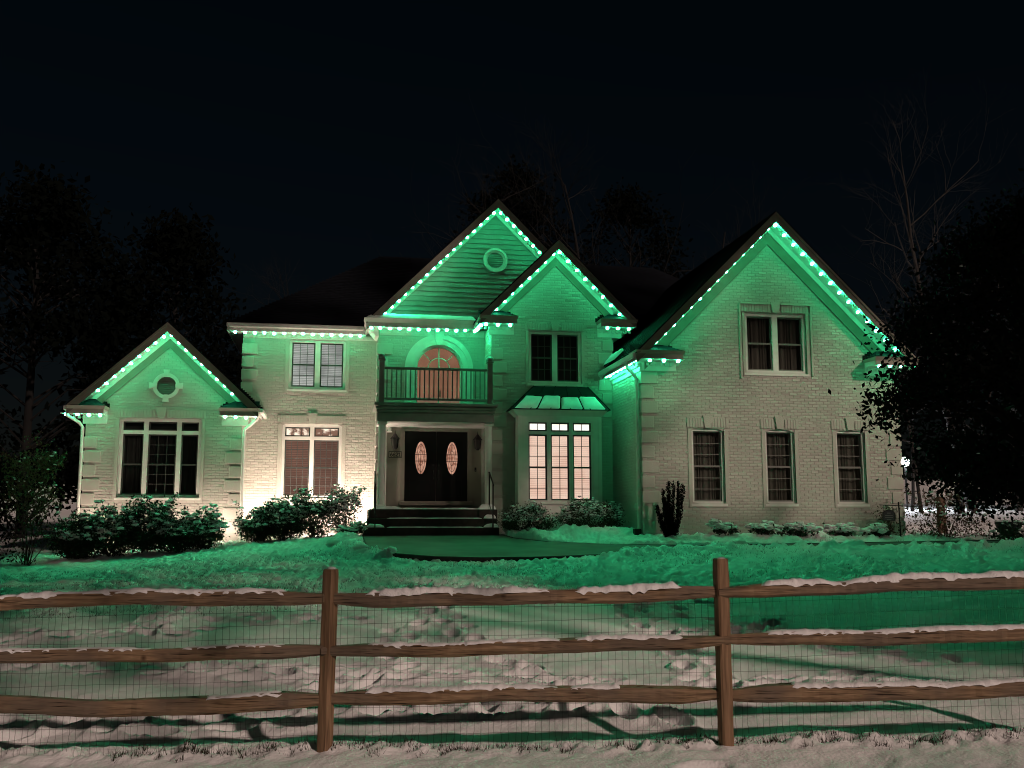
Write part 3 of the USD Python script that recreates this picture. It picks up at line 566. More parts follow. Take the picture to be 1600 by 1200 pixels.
# siding gable
gxc, ghw, gzp, gm = 4.47, 3.82, 9.53, 1.0
e_roof, eunder = gable_roof(gxc, ghw, gzp, gm, 29.22, 35.2, label='large gable roof over the entry')
ys_ = YE + .12
gw = part(house, 'siding_gable', ext(sg.Polygon([(gxc - 3.5, 5.7), (gxc + 3.5, 5.7), (gxc + 3.5, eunder(gxc + 3.5)), (gxc, eunder(gxc)), (gxc - 3.5, eunder(gxc - 3.5))]), ys_ + .03, ys_ + .2), 'siding', label='gable clad in horizontal lap siding')
for z in np.arange(5.72, 9.25, .152):
    h0 = min(3.5, (gzp - .2 - z - .0) / gm); h1 = min(3.5, (gzp - .2 - z - .150) / gm)
    if h1 < .05: h1 = .01
    if h0 < .1: break
    part(gw, 'siding_board', (np.array([[gxc - h0, ys_ - .014, z], [gxc + h0, ys_ - .014, z], [gxc + h1, ys_ + .008, z + .150], [gxc - h1, ys_ + .008, z + .150], [gxc - h0, ys_ + .03, z], [gxc + h0, ys_ + .03, z], [gxc + h1, ys_ + .03, z + .150], [gxc - h1, ys_ + .03, z + .150]]),
         np.array([[0, 1, 2], [0, 2, 3], [0, 4, 5], [0, 5, 1], [3, 2, 6], [3, 6, 7]])), 'siding')
frieze(gw, gxc, 3.5, eunder, ys_ - .02, .10, .02)
v_ = part(house, 'round_vent', ext(disc(4.47, 7.80, .37).difference(disc(4.47, 7.80, .30)), ys_ - .06, ys_ + .03), 'trim', label='round louvred vent in the siding gable')
part(v_, 'inner_ring', ext(disc(4.47, 7.80, .298).difference(disc(4.47, 7.80, .24)), ys_ - .03, ys_ + .03), 'trim')
mb = MB()
for z in np.arange(7.57, 8.0, .062):
    h_ = math.sqrt(max(.25 ** 2 - (z + .02 - 7.80) ** 2, 0))
    if h_ > .05: mb.add([[4.47 - h_, ys_ - .035, z], [4.47 + h_, ys_ - .035, z], [4.47 + h_, ys_ + .0, z + .05], [4.47 - h_, ys_ + .0, z + .05]], [[0, 1, 2], [0, 2, 3]])
part(v_, 'louvre', mb.m(), 'siding', kind='stuff')
# porch wall and double door
pw = part(house, 'porch_wall', ext(rect(ex0, ex1, -.2, 2.72).difference(door_op), YE, YE + .2), 'panel', label='painted wall round the front door')
part(pw, 'door_casing', ext(rect(1.70, 3.78, .58, 2.72).difference(door_op), YE - .03, YE + .02), 'panel')
part(pw, 'door_sill', bevelbox(1.68, 3.80, YE - .10, YE + .1, .46, .58, .01), 'panel')
part(pw, 'corner_trim', box(1.22, 1.30, YE - .05, YE - .002, .34, 2.72), 'trim'); part(pw, 'corner_trim', box(4.06, 4.13, YE - .05, YE - .002, .34, 2.72), 'trim')
for i, (a, b) in enumerate(((1.83, 2.735), (2.745, 3.65))):
    oc = 2.295 if i == 0 else 3.20
    d = part(house, 'front_door', ext(rect(a, b, .58, 2.59).difference(disc(oc, 1.83, .165, .475)), YE + .06, YE + .11), 'black', label=('left' if i == 0 else 'right') + ' leaf of the black double front door')
    part(d, 'oval_rim', ext(disc(oc, 1.83, .185, .495).difference(disc(oc, 1.83, .16, .47)), YE + .04, YE + .065), 'black')
    part(d, 'oval_pane', ext(disc(oc, 1.83, .168, .478), YE + .085, YE + .09), 'pane'); part(d, 'lit_hall', ext(disc(oc, 1.83, .168, .478), YE + .10, YE + .108), 'oval_glow')
    for (rx_, rz_) in ((.125, .40), (.075, .22)):
        part(d, 'lead_came', ext(disc(oc, 1.83, rx_, rz_).difference(disc(oc, 1.83, rx_ - .011, rz_ - .014)), YE + .078, YE + .084), 'iron')
    part(d, 'lead_came', ext(rect(oc - .16, oc + .16, 1.92, 1.935).union(rect(oc - .16, oc + .16, 1.73, 1.745)).union(rect(oc - .006, oc + .006, 1.36, 2.30)), YE + .07, YE + .077), 'iron')
    hx = 2.66 if i == 0 else 2.82
    part(d, 'handle', MB().tube([(hx, YE + .055, 1.62), (hx, YE + .03, 1.62)], .03, 12).tube([(hx, YE + .06, 1.46), (hx, YE + .0, 1.44), (hx, YE - .01, 1.32), (hx, YE + .0, 1.22), (hx, YE + .06, 1.20)], .014).m(), 'iron')
    for (z0_, z1_) in ((.72, 1.22),):
        part(d, 'door_panel', ext(rect(a + .14, b - .14, z0_, z1_).difference(rect(a + .17, b - .17, z0_ + .03, z1_ - .03)), YE + .048, YE + .065), 'black')
# balcony with its columns
bal = part(house, 'balcony', box(.98, 4.14, 27.86, YE - .002, 2.74, 3.12), 'dark_trim', label='balcony over the front door')
part(bal, 'beam', bevelbox(.95, 4.15, 27.80, 27.858, 2.70, 2.93, .01), 'dark_trim'); part(bal, 'beam', bevelbox(.93, 4.17, 27.78, 27.858, 2.945, 3.02, .01), 'dark_trim'); part(bal, 'beam', bevelbox(.91, 4.19, 27.75, 27.858, 3.03, 3.10, .012), 'dark_trim')
part(bal, 'deck', bevelbox(.87, 4.25, 27.70, YE - .002, 3.122, 3.21, .012), 'dark_trim'); part(bal, 'porch_ceiling', box(1.0, 4.12, 27.9, YE - .004, 2.70, 2.738), 'soffit')
for x in (1.06, 4.04):
    po = part(bal, 'newel_post', bevelbox(x - .075, x + .075, 27.79, 27.94, 3.21, 4.36, .012), 'dark_trim')
    part(po, 'neck', bevelbox(x - .10, x + .10, 27.765, 27.965, 4.36, 4.41, .012), 'dark_trim')
    s_ = trimesh.creation.icosphere(2, .115); v = np.array(s_.vertices); v[:, 2] = np.maximum(v[:, 2], -.02) * 1.1; part(po, 'cap', (v + [x, 27.865, 4.43], np.array(s_.faces)), 'dark_trim', smooth=True)
part(bal, 'top_rail', bevelbox(1.14, 3.96, 27.82, 27.92, 4.13, 4.20, .014), 'dark_trim'); part(bal, 'bottom_rail', bevelbox(1.14, 3.96, 27.83, 27.91, 3.29, 3.35, .01), 'dark_trim')
for k in range(22): x = 1.14 + 2.82 * (k + .5) / 22; part(bal, 'baluster', box(x - .016, x + .016, 27.852, 27.888, 3.35, 4.13), 'dark_trim')
for x in (1.10, 4.02):
    co = part(bal, 'column', MB().tube([(x, 28.0, .34), (x, 28.0, 2.70)], .10, 16).m(), 'trim', smooth=40); part(co, 'base', bevelbox(x - .13, x + .13, 27.87, 28.13, .335, .46, .015), 'trim'); part(co, 'capital', bevelbox(x - .13, x + .13, 27.87, 28.13, 2.62, 2.695, .015), 'trim')
# steps
st = part(house, 'porch_floor', bevelbox(.78, 4.22, 27.62, YE, -.4, .33, .015), 'step', label='brick porch floor')
for i, (y, z) in enumerate(((27.34, .085), (27.06, -.15))): part(house, 'step', bevelbox(.72 - .05 * i, 4.16 + .03 * i, y, 27.62 - .28 * i, -.6, z, .015), 'step')

# ============ gable block right of the porch
xc, hw, zp, m = 6.0, 2.24, 7.95, 1.0
b_roof, bunder = gable_roof(xc, hw, zp, m, 27.78, 31.6, label='gable roof of the block right of the porch')
bx0, bx1 = 4.15, 7.67
p = sg.Polygon([(bx0, -1), (bx1, -1), (bx1, bunder(bx1)), (xc, bunder(xc)), (bx0, bunder(bx0))]); wu = rect(5.22, 6.75, 3.89, 5.40)
wall = brick_wall(p.difference(wu).difference(rect(4.85, 7.12, -.3, 2.9)), YG, 4, 'brick gable wall of the block right of the porch')
frieze(wall, xc, 1.7, bunder, YG)
window(5.22, 6.75, 3.89, 5.40, YG, units=2, grid=(3, 2), back='dark', frame=.075, mull=.14, sash_m='sash_dark', label='upstairs double window over the bay, unlit')
lintel(wall, 5.10, 6.87, 5.43, YG, .18); casing(wall, 5.22, 6.75, 3.89, 5.40, YG, .09, False)
eave_return(wall, xc - hw, 4.78, 27.78, YG, 5.50, bunder); eave_return(wall, xc + hw, 7.22, 27.78, YG, 5.50, bunder)
sidep = rect(YG, YE, -.6, 5.5)
sw = part(house, 'brick_wall', box(bx0, bx0 + .2, YG + .24, YE, -.6, 5.55), 'mortar', label='short brick side wall beside the porch'); part(sw, 'brick_courses', left_bricks(rect(YG + .02, YE, -.6, 5.5), bx0, 41), 'brick', kind='stuff')
part(house, 'block_side_wall', box(bx1 - .2, bx1, YG + .24, 31.5, -.6, 5.55), 'mortar')
quoins(wall, bx0, 1, -.45, 5.2, YG); quoins(wall, bx1, -1, 2.95, 5.2, YG)
# bay window
by = 27.72
bay = part(house, 'bay_window', ext(rect(4.82, 7.15, -.55, 2.93).difference(rect(5.06, 6.93, .53, 2.78)), by, YG + .01), 'trim', label='projecting bay with three brightly lit windows')
part(bay, 'corner_board', bevelbox(4.80, 4.90, by - .02, by - .001, -.55, 2.93, .006), 'trim'); part(bay, 'corner_board', bevelbox(7.07, 7.17, by - .02, by - .001, -.55, 2.93, .006), 'trim')
part(bay, 'crown_moulding', hull([(4.62, by - .16, 3.06), (7.32, by - .16, 3.06), (4.62, YG, 3.06), (7.32, YG, 3.06), (4.79, by - .02, 2.90), (7.18, by - .02, 2.90), (4.79, YG, 2.90), (7.18, YG, 2.90)]), 'trim')
R = [(4.55, by - .2, 3.065), (7.39, by - .2, 3.065), (4.55, YG, 3.065), (7.39, YG, 3.065), (5.34, YG - .1, 3.80), (6.91, YG - .1, 3.80), (5.34, YG, 3.80), (6.91, YG, 3.80)]
br = part(bay, 'metal_roof', hull(R), 'metal_roof')
for k in range(6):
    a = np.array([4.55 + 2.84 * k / 5, by - .2, 3.07]); b = np.array([5.34 + 1.57 * k / 5, YG - .1, 3.805]); part(bay, 'roof_seam', MB().tube([a, b], .013, 6).m(), 'metal_roof')
window(5.06, 6.93, .53, 2.78, by, units=3, grid=(2, 3), transom=.25, tgrid=2, slat='lit_blind', gap='lit_gap', tback='lit_transom', frame=.05, mull=.11, inset=.07, label='three part bay window with bright pink lit blinds', sash_m='sash_dark')

# ============ garage block
xc, hw, zp, m = 11.23, 3.88, 8.13, 1.0
g_roof, gunder = gable_roof(xc, hw, zp, m, 24.80, 33.5, label='tall gable roof of the right block')
fx0, fx1 = 7.65, 14.83
p = sg.Polygon([(fx0, -1), (fx1, -1), (fx1, gunder(fx1)), (xc, gunder(xc)), (fx0, gunder(fx0))])
wins = [(8.97, 9.86), (10.99, 11.81), (12.98, 13.81)]
wu = (10.52, 12.25, 3.90, 5.52); q = p.difference(rect(*wu))
for a, b in wins: q = q.difference(rect(a, b, .46, 2.40))
wall = brick_wall(q, YF, 5, 'broad brick gable wall of the right block')
frieze(wall, xc, 3.5, gunder, YF, .42)
window(*wu, YF, units=2, grid=(1, 1), sash_m='sash_grey', back='curtain', frame=.08, mull=.15, label='upstairs double window in the right gable')
casing(wall, *wu, YF, .07, False); lintel(wall, 10.42, 12.36, 5.55, YF, .20)
part(wall, 'window_hood', ext(rect(10.38, 12.40, 5.752, 5.80).difference(rect(11.25, 11.53, 5.7, 5.9)), YF - .06, YF), 'quoin'); part(wall, 'window_hood', box(10.36, 10.41, YF - .05, YF, 3.75, 5.75), 'quoin'); part(wall, 'window_hood', box(12.37, 12.42, YF - .05, YF, 3.85, 5.75), 'quoin')
for i, (a, b) in enumerate(wins):
    window(a, b, .46, 2.40, YF, units=1, grid=(1, 3), sash_m='sash_grey', back='curtain', frame=.06, inset=.10, label=('left', 'middle', 'right')[i] + ' tall sash window of the right block, sheer curtains drawn')
    casing(wall, a, b, .46, 2.40, YF, .10, False); lintel(wall, a - .12, b + .12, 2.43, YF, .24)
eave_return(wall, xc - hw, 8.58, 24.80, YF, 4.12, gunder); eave_return(wall, xc + hw, 13.9, 24.80, YF, 4.12, gunder)
quoins(wall, fx0, 1, -.30, 3.9, YF, .35); quoins(wall, fx1, -1, -.30, 3.9, YF, .35, 1)
sw = part(house, 'brick_wall', box(fx0, fx0 + .2, YF + .24, 33, -1, 4.2), 'mortar', label='left side wall of the right block'); part(sw, 'brick_courses', left_bricks(rect(YF + .36, YG + .3, -.8, 4.05), fx0, 51), 'brick', kind='stuff')
part(sw, 'frieze_board', box(fx0 - .033, fx0, YF, YG, 3.88, 4.12), 'trim')
mb = MB()
for u in np.arange(YF + .05, YG - .05, .125): mb.box(fx0 - .085, fx0 - .034, u, u + .065, 4.0, 4.07)
part(sw, 'dentil_course', mb.m(), 'trim', kind='stuff')
ev = part(house, 'eave', box(xc - hw, fx0 + .1, YF + .012, YG - .01, 4.12, 4.17), 'soffit', label='left eave of the right block'); part(ev, 'gutter', bevelbox(xc - hw - .11, xc - hw - .03, 24.75, YG - .01, 4.12, 4.26, .02), 'trim')
part(house, 'side_wall', box(fx1 - .2, fx1, YF + .24, 40, -1, 4.2), 'mortar', label='right side wall of the right block'); part(house, 'eave', box(fx1 - .1, xc + hw, YF + .012, 33.4, 4.12, 4.17), 'soffit', label='right eave of the right block')
part(house, 'hip_infill', box(fx0 + .01, fx1 - .2, 33.0, 33.2, -1, 7.5), 'mortar') if 0 else None
# low valley roof between the two right blocks, with snow
part(house, 'valley_roof', hull([(7.40, 27.2, 4.45), (7.66, 27.2, 4.70), (7.40, 28.25, 4.47), (7.66, 28.25, 4.72), (7.40, 28.25, 4.40)]), 'shingle')
# downspouts
def downspout(pts, label):
    part(house, 'downspout', MB().tube(pts, .045, 10).m(), 'trim', smooth=50, label=label)
downspout([(-2.28, 29.05, 2.98), (-2.30, 29.08, 2.84), (-2.52, 29.35, 2.66), (-2.66, 29.40, 2.56), (-2.68, 29.42, 2.40), (-2.68, 29.42, .5), (-2.68, 29.42, -.55)], 'downspout at the right corner of the left wing')
downspout([(-7.30, 29.05, 2.98), (-7.30, 29.1, 2.85), (-7.05, 29.40, 2.68), (-6.97, 29.45, 2.55), (-6.97, 29.45, -.7)], 'downspout at the left corner of the left wing')
downspout([(7.32, 25.6, 4.12), (7.34, 25.6, 3.98), (7.50, 25.55, 3.80), (7.57, 25.55, 3.66), (7.57, 25.55, -.40)], 'downspout at the left corner of the right block')
part(house, 'downspout_boot', bevelbox(7.42, 7.60, 25.42, 25.62, -.5, -.18, .02), 'iron')

# ------------------------------------------------------------------ strings of green lights under the eaves
_h = trimesh.creation.icosphere(1, 1.0); BV, BF = np.array(_h.vertices), np.array(_h.faces)
_a = np.array([0, -.74, -.673]); _b = np.array([0, .673, -.74]); BT = BV[:, :1] * .051 * np.array([1.0, 0, 0]) + BV[:, 1:2] * .051 * _b + BV[:, 2:3] * -.028 * _a     # lens tilted outward from the wall
def light_string(label, runs):
    """runs: lists of bulb positions; one channel per run, one lens per bulb."""
    o = runs[0][0]; t = thing('light_string', label, 'light string', o, 'strings of green lights under the eaves')
    for pts in runs:
        pts = np.array(pts, float); d = (pts[-1] - pts[0]) / (len(pts) - 1) * .5
        part(t, 'channel', MB().tube([pts[0] - d + [0, 0, .032], pts[-1] + d + [0, 0, .032]], .016, 4).m(), 'trim')
        for q in pts: part(t, 'bulb', (BT * rng.uniform(.92, 1.08) + q + rng.normal(0, .007, 3), BF), 'led')
def along(a, b, n): return [np.array(a) + (np.array(b) - np.array(a)) * (k / (n - 1)) for k in range(n)]
def rake_run(xc, under, y, xa, xb, n): return [np.array([x, y, under(x) - .055]) for x in np.linspace(xa, xb, n)]
light_string('green lights along both rakes of the left wing gable', [rake_run(-4.78, under_w, 29.14, -4.86, -6.62, 9), rake_run(-4.78, under_w, 29.14, -4.70, -2.96, 9)] if 0 else
             [[np.array([x, 29.14, 5.25 - .93 * abs(x + 4.78) - .055]) for x in np.linspace(-4.90, -6.55, 9)], [np.array([x, 29.14, 5.25 - .93 * abs(x + 4.78) - .055]) for x in np.linspace(-4.70, -3.00, 9)]])
light_string('green lights under the left eave return of the left wing', [along((-7.33, 29.10, 2.87), (-6.45, 29.10, 2.87), 4)])
light_string('green lights under the right eave return of the left wing', [along((-3.18, 29.10, 2.87), (-2.33, 29.10, 2.87), 4)])
light_string('green lights under the long eave of the left block', [along((-3.10, 30.26, 5.47), (.50, 30.26, 5.47), 14)])
light_string('green lights along both rakes of the siding gable', [[np.array([x, 29.36, 9.33 - abs(x - 4.47) - .055]) for x in np.linspace(4.36, .98, 18)], [np.array([x, 29.36, 9.33 - abs(x - 4.47) - .055]) for x in np.linspace(4.57, 7.9, 18)]])
light_string('green lights under the eave over the balcony', [along((.78, 29.28, 5.53), (3.80, 29.28, 5.53), 12), along((3.80, 29.02, 5.50), (3.80, 28.05, 5.48), 5)])
light_string('green lights along both rakes of the brick gable above the bay', [[np.array([x, 27.94, 7.75 - abs(x - 6.0) - .055]) for x in np.linspace(5.88, 4.22, 8)], [np.array([x, 27.94, 7.75 - abs(x - 6.0) - .055]) for x in np.linspace(6.06, 7.80, 8)]])
light_string('green lights under the left eave return above the bay', [along((3.92, 27.88, 5.47), (4.62, 27.88, 5.47), 3)])
light_string('green lights under the right eave return above the bay', [along((7.42, 27.88, 5.47), (8.06, 27.88, 5.47), 3)])
light_string('green lights along both rakes of the tall right gable', [[np.array([x, 24.96, 7.93 - abs(x - 11.23) - .055]) for x in np.linspace(11.08, 7.92, 14)], [np.array([x, 24.96, 7.93 - abs(x - 11.23) - .055]) for x in np.linspace(11.28, 14.55, 14)]])
light_string('green lights round the left eave corner of the right block', [along((7.75, 24.90, 4.09), (8.48, 24.90, 4.09), 3), along((7.42, 25.0, 4.09), (7.42, 28.05, 4.09), 9)])
light_string('green lights under the right eave return of the right block', [along((14.05, 24.90, 4.09), (15.0, 24.90, 4.09), 4)])
def icicles(name, label, pts, seed):
    r = np.random.default_rng(seed); t = thing(name, label, 'icicles', pts[0])
    for q in pts:
        l = r.uniform(.12, .34); part(t, 'icicle', MB().tube([np.array(q) + [0, 0, .0], np.array(q) + [.004, 0, -l * .5], np.array(q) + [0, 0, -l]], [.018, .011, .002], 6).m(), 'ice')
M['ice'] = usdkit.material(stage, '/World/Looks/ice', {'p': ('principled_bsdf', {'base_color': (.85, .9, .9), 'roughness': .15, 'transmission_weight': .35, 'ior': 1.31})}, [], surface='p.BSDF')
icicles('icicles', 'icicles hanging where the left eave meets the balcony eave', [(.56, 29.98, 5.56), (.60, 29.92, 5.57), (.52, 29.99, 5.57), (.63, 29.9, 5.56), (.58, 29.85, 5.56)], 1)
icicles('icicles', 'icicles at the back end of the right block gutter', [(7.30, 28.15, 4.12), (7.33, 28.0, 4.12), (7.28, 28.22, 4.12), (7.32, 27.9, 4.12), (7.30, 27.8, 4.12), (7.36, 28.1, 4.12)], 2)

# ------------------------------------------------------------------ warm floodlights on the ground
def flood(x, y, aim, power, label, r=.06):
    z = G(x, y); t = thing('ground_floodlight', label, 'floodlight', (x, y, z), 'warm floodlights on the ground')
    a = np.array(aim, float) - [x, y, z + .25]; a /= np.linalg.norm(a); o = np.array([x, y, z + .25])
    part(t, 'stake', MB().tube([(x, y, z - .1), (x, y, z + .22)], .014, 6).m(), 'iron')
    part(t, 'housing', MB().tube([o - a * .12, o - a * .10, o + a * .02, o + a * .05], [.03, r * 1.1, r * 1.3, r * 1.35], 14).m(), 'iron')
    e1_ = np.cross(a, [1, 0, 0]); e1_ /= np.linalg.norm(e1_); e2_ = np.cross(a, e1_); th = np.linspace(0, 2 * np.pi, 16, endpoint=False)
    v = np.vstack([o + a * .052, o + a * .052 + r * (np.cos(th)[:, None] * e2_ + np.sin(th)[:, None] * e1_)])
    k = np.arange(16); f = np.stack([np.zeros(16, int), 1 + k, 1 + (k + 1) % 16], 1)
    n = np.cross(v[2] - v[0], v[1] - v[0])
    if n @ a > 0: f = f[:, ::-1]
    global _nf; _nf += 1
    part(t, 'lens', (v, f), flood_mat(f'flood_lens_{"abcdefgh"[_nf]}', power / (math.pi * r * r)))
_nf = 0
flood(-6.45, 28.72, (-6.2, 29.5, .9), 11, 'warm floodlight behind the hedge at the left end of the wing')
flood(-4.3, 28.75, (-4.6, 29.5, 1.0), 8, 'warm floodlight behind the hedge under the wing window')
flood(-3.15, 28.78, (-3.2, 29.5, 1.0), 9, 'warm floodlight behind the small open bush at the right end of the wing')
flood(-2.42, 30.05, (-2.3, 30.6, 1.2), 22, 'bright floodlight at the foot of the wing downspout')
flood(-.75, 29.25, (-.7, 30.6, 1.8), 50, 'warm floodlight behind the shrubs under the reddish window')
flood(.72, 29.95, (.7, 30.6, 1.0), 18, 'warm floodlight beside the porch steps')

# ------------------------------------------------------------------ split-rail fence
F0, FD = np.array([-.07, 8.12]), np.array([2.98, -.5]); FD_L = np.linalg.norm(FD); fu = FD / FD_L; fn = np.array([fu[1], -fu[0]])   # fn faces the camera
fence = thing('split_rail_fence', 'brown three rail split rail fence with wire mesh and snow on its rails', 'fence', (1.4, 7.9, -1.7))
def fpt(t, off=0.0): return F0 + fu * t + fn * off
pz0 = {k: float(G(*fpt(k * FD_L))) for k in range(-1, 3)}
ptop = {-1: -.42, 0: -.362, 1: -.292, 2: -.25}; pyaw = {-1: .2, 0: -.42, 1: .30, 2: .1}
for k in (-1, 0, 1, 2):
    x, y = fpt(k * FD_L); h = .048; tp = ptop[k]
    ch_ = .012; ring_ = np.array([(h, h - ch_), (h - ch_, h), (-h + ch_, h), (-h, h - ch_), (-h, -h + ch_), (-h + ch_, -h), (h - ch_, -h), (h, -h + ch_)])
    a = math.atan2(fu[1], fu[0]) + pyaw[k]; Rm = np.array([[math.cos(a), math.sin(a)], [-math.sin(a), math.cos(a)]]); ring_ = ring_ @ Rm
    lean = np.array([.012 if k == 0 else -.006, .0]); r = np.random.default_rng(k + 5); vs = []
    zz = list(np.linspace(pz0[k] - .3, tp - .03, 12)) + [tp - .008, tp]
    for i, z in enumerate(zz):
        sc = 1.0 if i < 12 else (.96 if i == 12 else .80); u = (z - pz0[k])
        q = ring_ * sc * (1 + r.normal(0, .006)) + [x, y] + lean * u + r.normal(0, .0012, (8, 2)); vs.append(np.column_stack([q, np.full(8, z) + (.004 * q[:, 0] if i > 11 else 0)]))
    v = np.vstack(vs); f = []
    for i in range(len(zz) - 1):
        for j in range(8): A, B, C, D = i * 8 + j, i * 8 + (j + 1) % 8, (i + 1) * 8 + (j + 1) % 8, (i + 1) * 8 + j; f += [[A, B, C], [A, C, D]]
    e = (len(zz) - 1) * 8; f += [[e, e + i, e + i + 1] for i in range(1, 7)]
    part(fence, 'post', (v, np.array(f)), 'post')
    s_ = trimesh.creation.icosphere(2, 1.0); vv = np.array(s_.vertices); vv = vv * [.036, .034, .016] + [x + lean[0] * 1.3 + .006, y, tp + .004]; part(fence, 'post_snow', (vv, np.array(s_.faces)), 'fresh_snow', smooth=True)
RZ = {-1: (-.655, -1.03, -1.345), 0: (-.585, -.975, -1.325), 1: (-.532, -.890, -1.30), 2: (-.44, -.83, -1.20)}
snow_spans = []
for bay in (-1, 0, 1):
    for lv in range(3):
        r = np.random.default_rng(100 + bay * 10 + lv)
        za, zb = RZ[bay][lv], RZ[bay + 1][lv]; n = 72; s = np.linspace(-.035, FD_L + .035, n); tt = s / FD_L
        sag = .02 * r.normal(); zc = za + (zb - za) * tt + sag * np.sin(np.pi * np.clip(tt, 0, 1)) + .006 * np.sin(s * 3.1 + r.uniform(0, 6)) + .004 * np.sin(s * 7 + r.uniform(0, 6))
        taper = np.clip(np.minimum(s + .035, FD_L + .035 - s) / .42, 0, 1); taper = taper * taper * (3 - 2 * taper)
        hh = (.037 + (.015 + .008 * (lv == 2)) * taper) * (1 + .05 * np.sin(s * 2.3 + r.uniform(0, 6)) + .012 * r.normal(0, 1, n)); ww = (.030 + .032 * taper) * (1 + .03 * r.normal(0, 1, n))
        prof = np.array([(-.95, -.55), (-.7, -.95), (.6, -1.0), (1.0, -.6), (1.0, .55), (.75, .98), (-.55, 1.0), (-1.0, .6)]) * (1 + r.normal(0, .06, (8, 2)))
        off = .02 * math.sin(lv * 2 + bay) + .012 * np.sin(s * 1.7 + r.uniform(0, 6)); base = np.array([fpt(a, o) for a, o in zip(s + bay * FD_L, off)])
        vs = []
        for i in range(n):
            pr = prof * (1 + r.normal(0, .012, (8, 2))); tw = .06 * math.sin(s[i] * .9 + lv)
            pr = pr @ np.array([[math.cos(tw), math.sin(tw)], [-math.sin(tw), math.cos(tw)]])
            vs.append(np.column_stack([base[i] + fn * (pr[:, :1] * ww[i]), zc[i] + pr[:, 1] * hh[i]]))
        v = np.vstack(vs); f = []
        for i in range(n - 1):
            for j in range(8): A, B, C, D = i * 8 + j, i * 8 + (j + 1) % 8, (i + 1) * 8 + (j + 1) % 8, (i + 1) * 8 + j; f += [[A, C, B], [A, D, C]]
        e = (n - 1) * 8; f += [[0, i, i + 1] for i in range(1, 7)] + [[e, e + i + 1, e + i] for i in range(1, 7)]
        part(fence, 'rail', (v, np.array(f)), 'rail')
        # snow lying on the rail, broken in places
        thick = {0: .040, 1: .020, 2: .024}[lv] * (1.0 if bay >= 0 else .6)
        m_ = 260; ss = np.linspace(.05, FD_L - .05, m_); nz = meshkit.noise(np.column_stack([ss * 2.2, np.full(m_, lv * 7.1), np.full(m_, bay * 3.3)]), 61); nf = meshkit.noise(np.column_stack([ss * 13, np.full(m_, lv * 7.1), np.full(m_, bay * 3.3)]), 62)
        tck = thick * np.clip((nz - .09) * 6, 0, 1) * (.35 + .7 * nf + .35 * meshkit.noise(np.column_stack([ss * 37, np.full(m_, lv * 3.1), np.full(m_, bay * 9.3)]), 63)); endf = np.clip(np.minimum(ss - (.28 if bay >= 0 else 0), FD_L - .30 - ss) / .08, 0, 1); tck = tck * endf
        if lv == 2: tck = tck * ((ss < FD_L * .74) if bay == 0 else ((ss > FD_L * .70) if bay == -1 else (ss > .5)))
        zt_ = np.interp(ss, s, zc + hh * .93); wt = np.interp(ss, s, ww) * .92; bo = np.interp(ss, s, off); th = np.linspace(0, np.pi, 9)
        jag = meshkit.noise(np.column_stack([ss * 24, np.full(m_, lv * 5.7), np.full(m_, bay * 2.9)]), 64) ** 2; on = tck > .003; i0 = 0
        while i0 < m_:
            if not on[i0]: i0 += 1; continue
            i1 = i0
            while i1 < m_ and on[i1]: i1 += 1
            if i1 - i0 > 4:
                idx = np.arange(i0, i1); ed = np.clip(np.minimum(idx - i0, i1 - 1 - idx) / 3.0, 0.05, 1) ** .6; V = []
                for k_, i in enumerate(idx):
                    c_ = np.cos(th) * wt[i] * (.9 + .35 * nf[i]) * (.75 + .25 * ed[k_]); h_ = np.sin(th) ** .7 * tck[i] * ed[k_] - .019 * (np.abs(np.cos(th)) ** 3) * (.1 + 1.5 * jag[i])
                    xy = np.array([fpt(ss[i] + bay * FD_L, bo[i] + q) for q in c_]); V.append(np.column_stack([xy, zt_[i] + h_]))
                V = np.vstack(V); q = len(idx); a_, b_ = np.meshgrid(np.arange(q - 1), np.arange(8), indexing='ij'); a_, b_ = a_.ravel(), b_.ravel(); A = a_ * 9 + b_
                F_ = np.vstack([np.stack([A, A + 9, A + 10], 1), np.stack([A, A + 10, A + 1], 1)])
                snow_spans.append((V, F_))
            i0 = i1
mb = MB()
for V, F_ in snow_spans: mb.add(V, F_)
top('rail_snow', mb.m(), 'fresh_snow', 'broken strips of snow lying on the fence rails', None, 'stuff', smooth=True)
# welded wire mesh stapled behind the rails
for bay in (-1, 0, 1):
    r = np.random.default_rng(300 + bay); mb = MB(); wr = .0014; a0, b0 = bay * FD_L + .02, (bay + 1) * FD_L - .02
    wav = lambda t: .010 * np.sin(t * 2.1 + bay) + .006 * np.sin(t * 5.3)
    def P3(t, z, o=0.0): q = fpt(t, -.075 + wav(t) + o); return [q[0], q[1], z]
    ztop = lambda t: (RZ[bay][0] + (RZ[bay + 1][0] - RZ[bay][0]) * ((t - a0) / (b0 - a0))) + .03
    gl = np.array([G(*fpt(t, -.075)) for t in np.linspace(a0, b0, 60)])
    for t in np.arange(a0 + .02, b0, .0515):
        zg = np.interp(t, np.linspace(a0, b0, 60), gl) - .03; k1, k2 = r.normal(0, .004, 2); flr = r.normal(0, .014)
        mb.tube([P3(t + flr, zg, .02 * r.random()), P3(t + k1, zg + .16), P3(t + k2, (zg + ztop(t)) / 2), P3(t, ztop(t))], wr, 3, False)
    for i, dz in enumerate(np.arange(.02, 1.12, .104)):
        tt = np.linspace(a0, b0, 40); ph = r.uniform(0, 6); mb.tube([P3(t, ztop(t) - dz + .004 * math.sin(t * 4 + ph), .002) for t in tt], wr, 3, False)
    part(fence, 'wire_mesh', mb.m(), 'wire', kind='stuff')

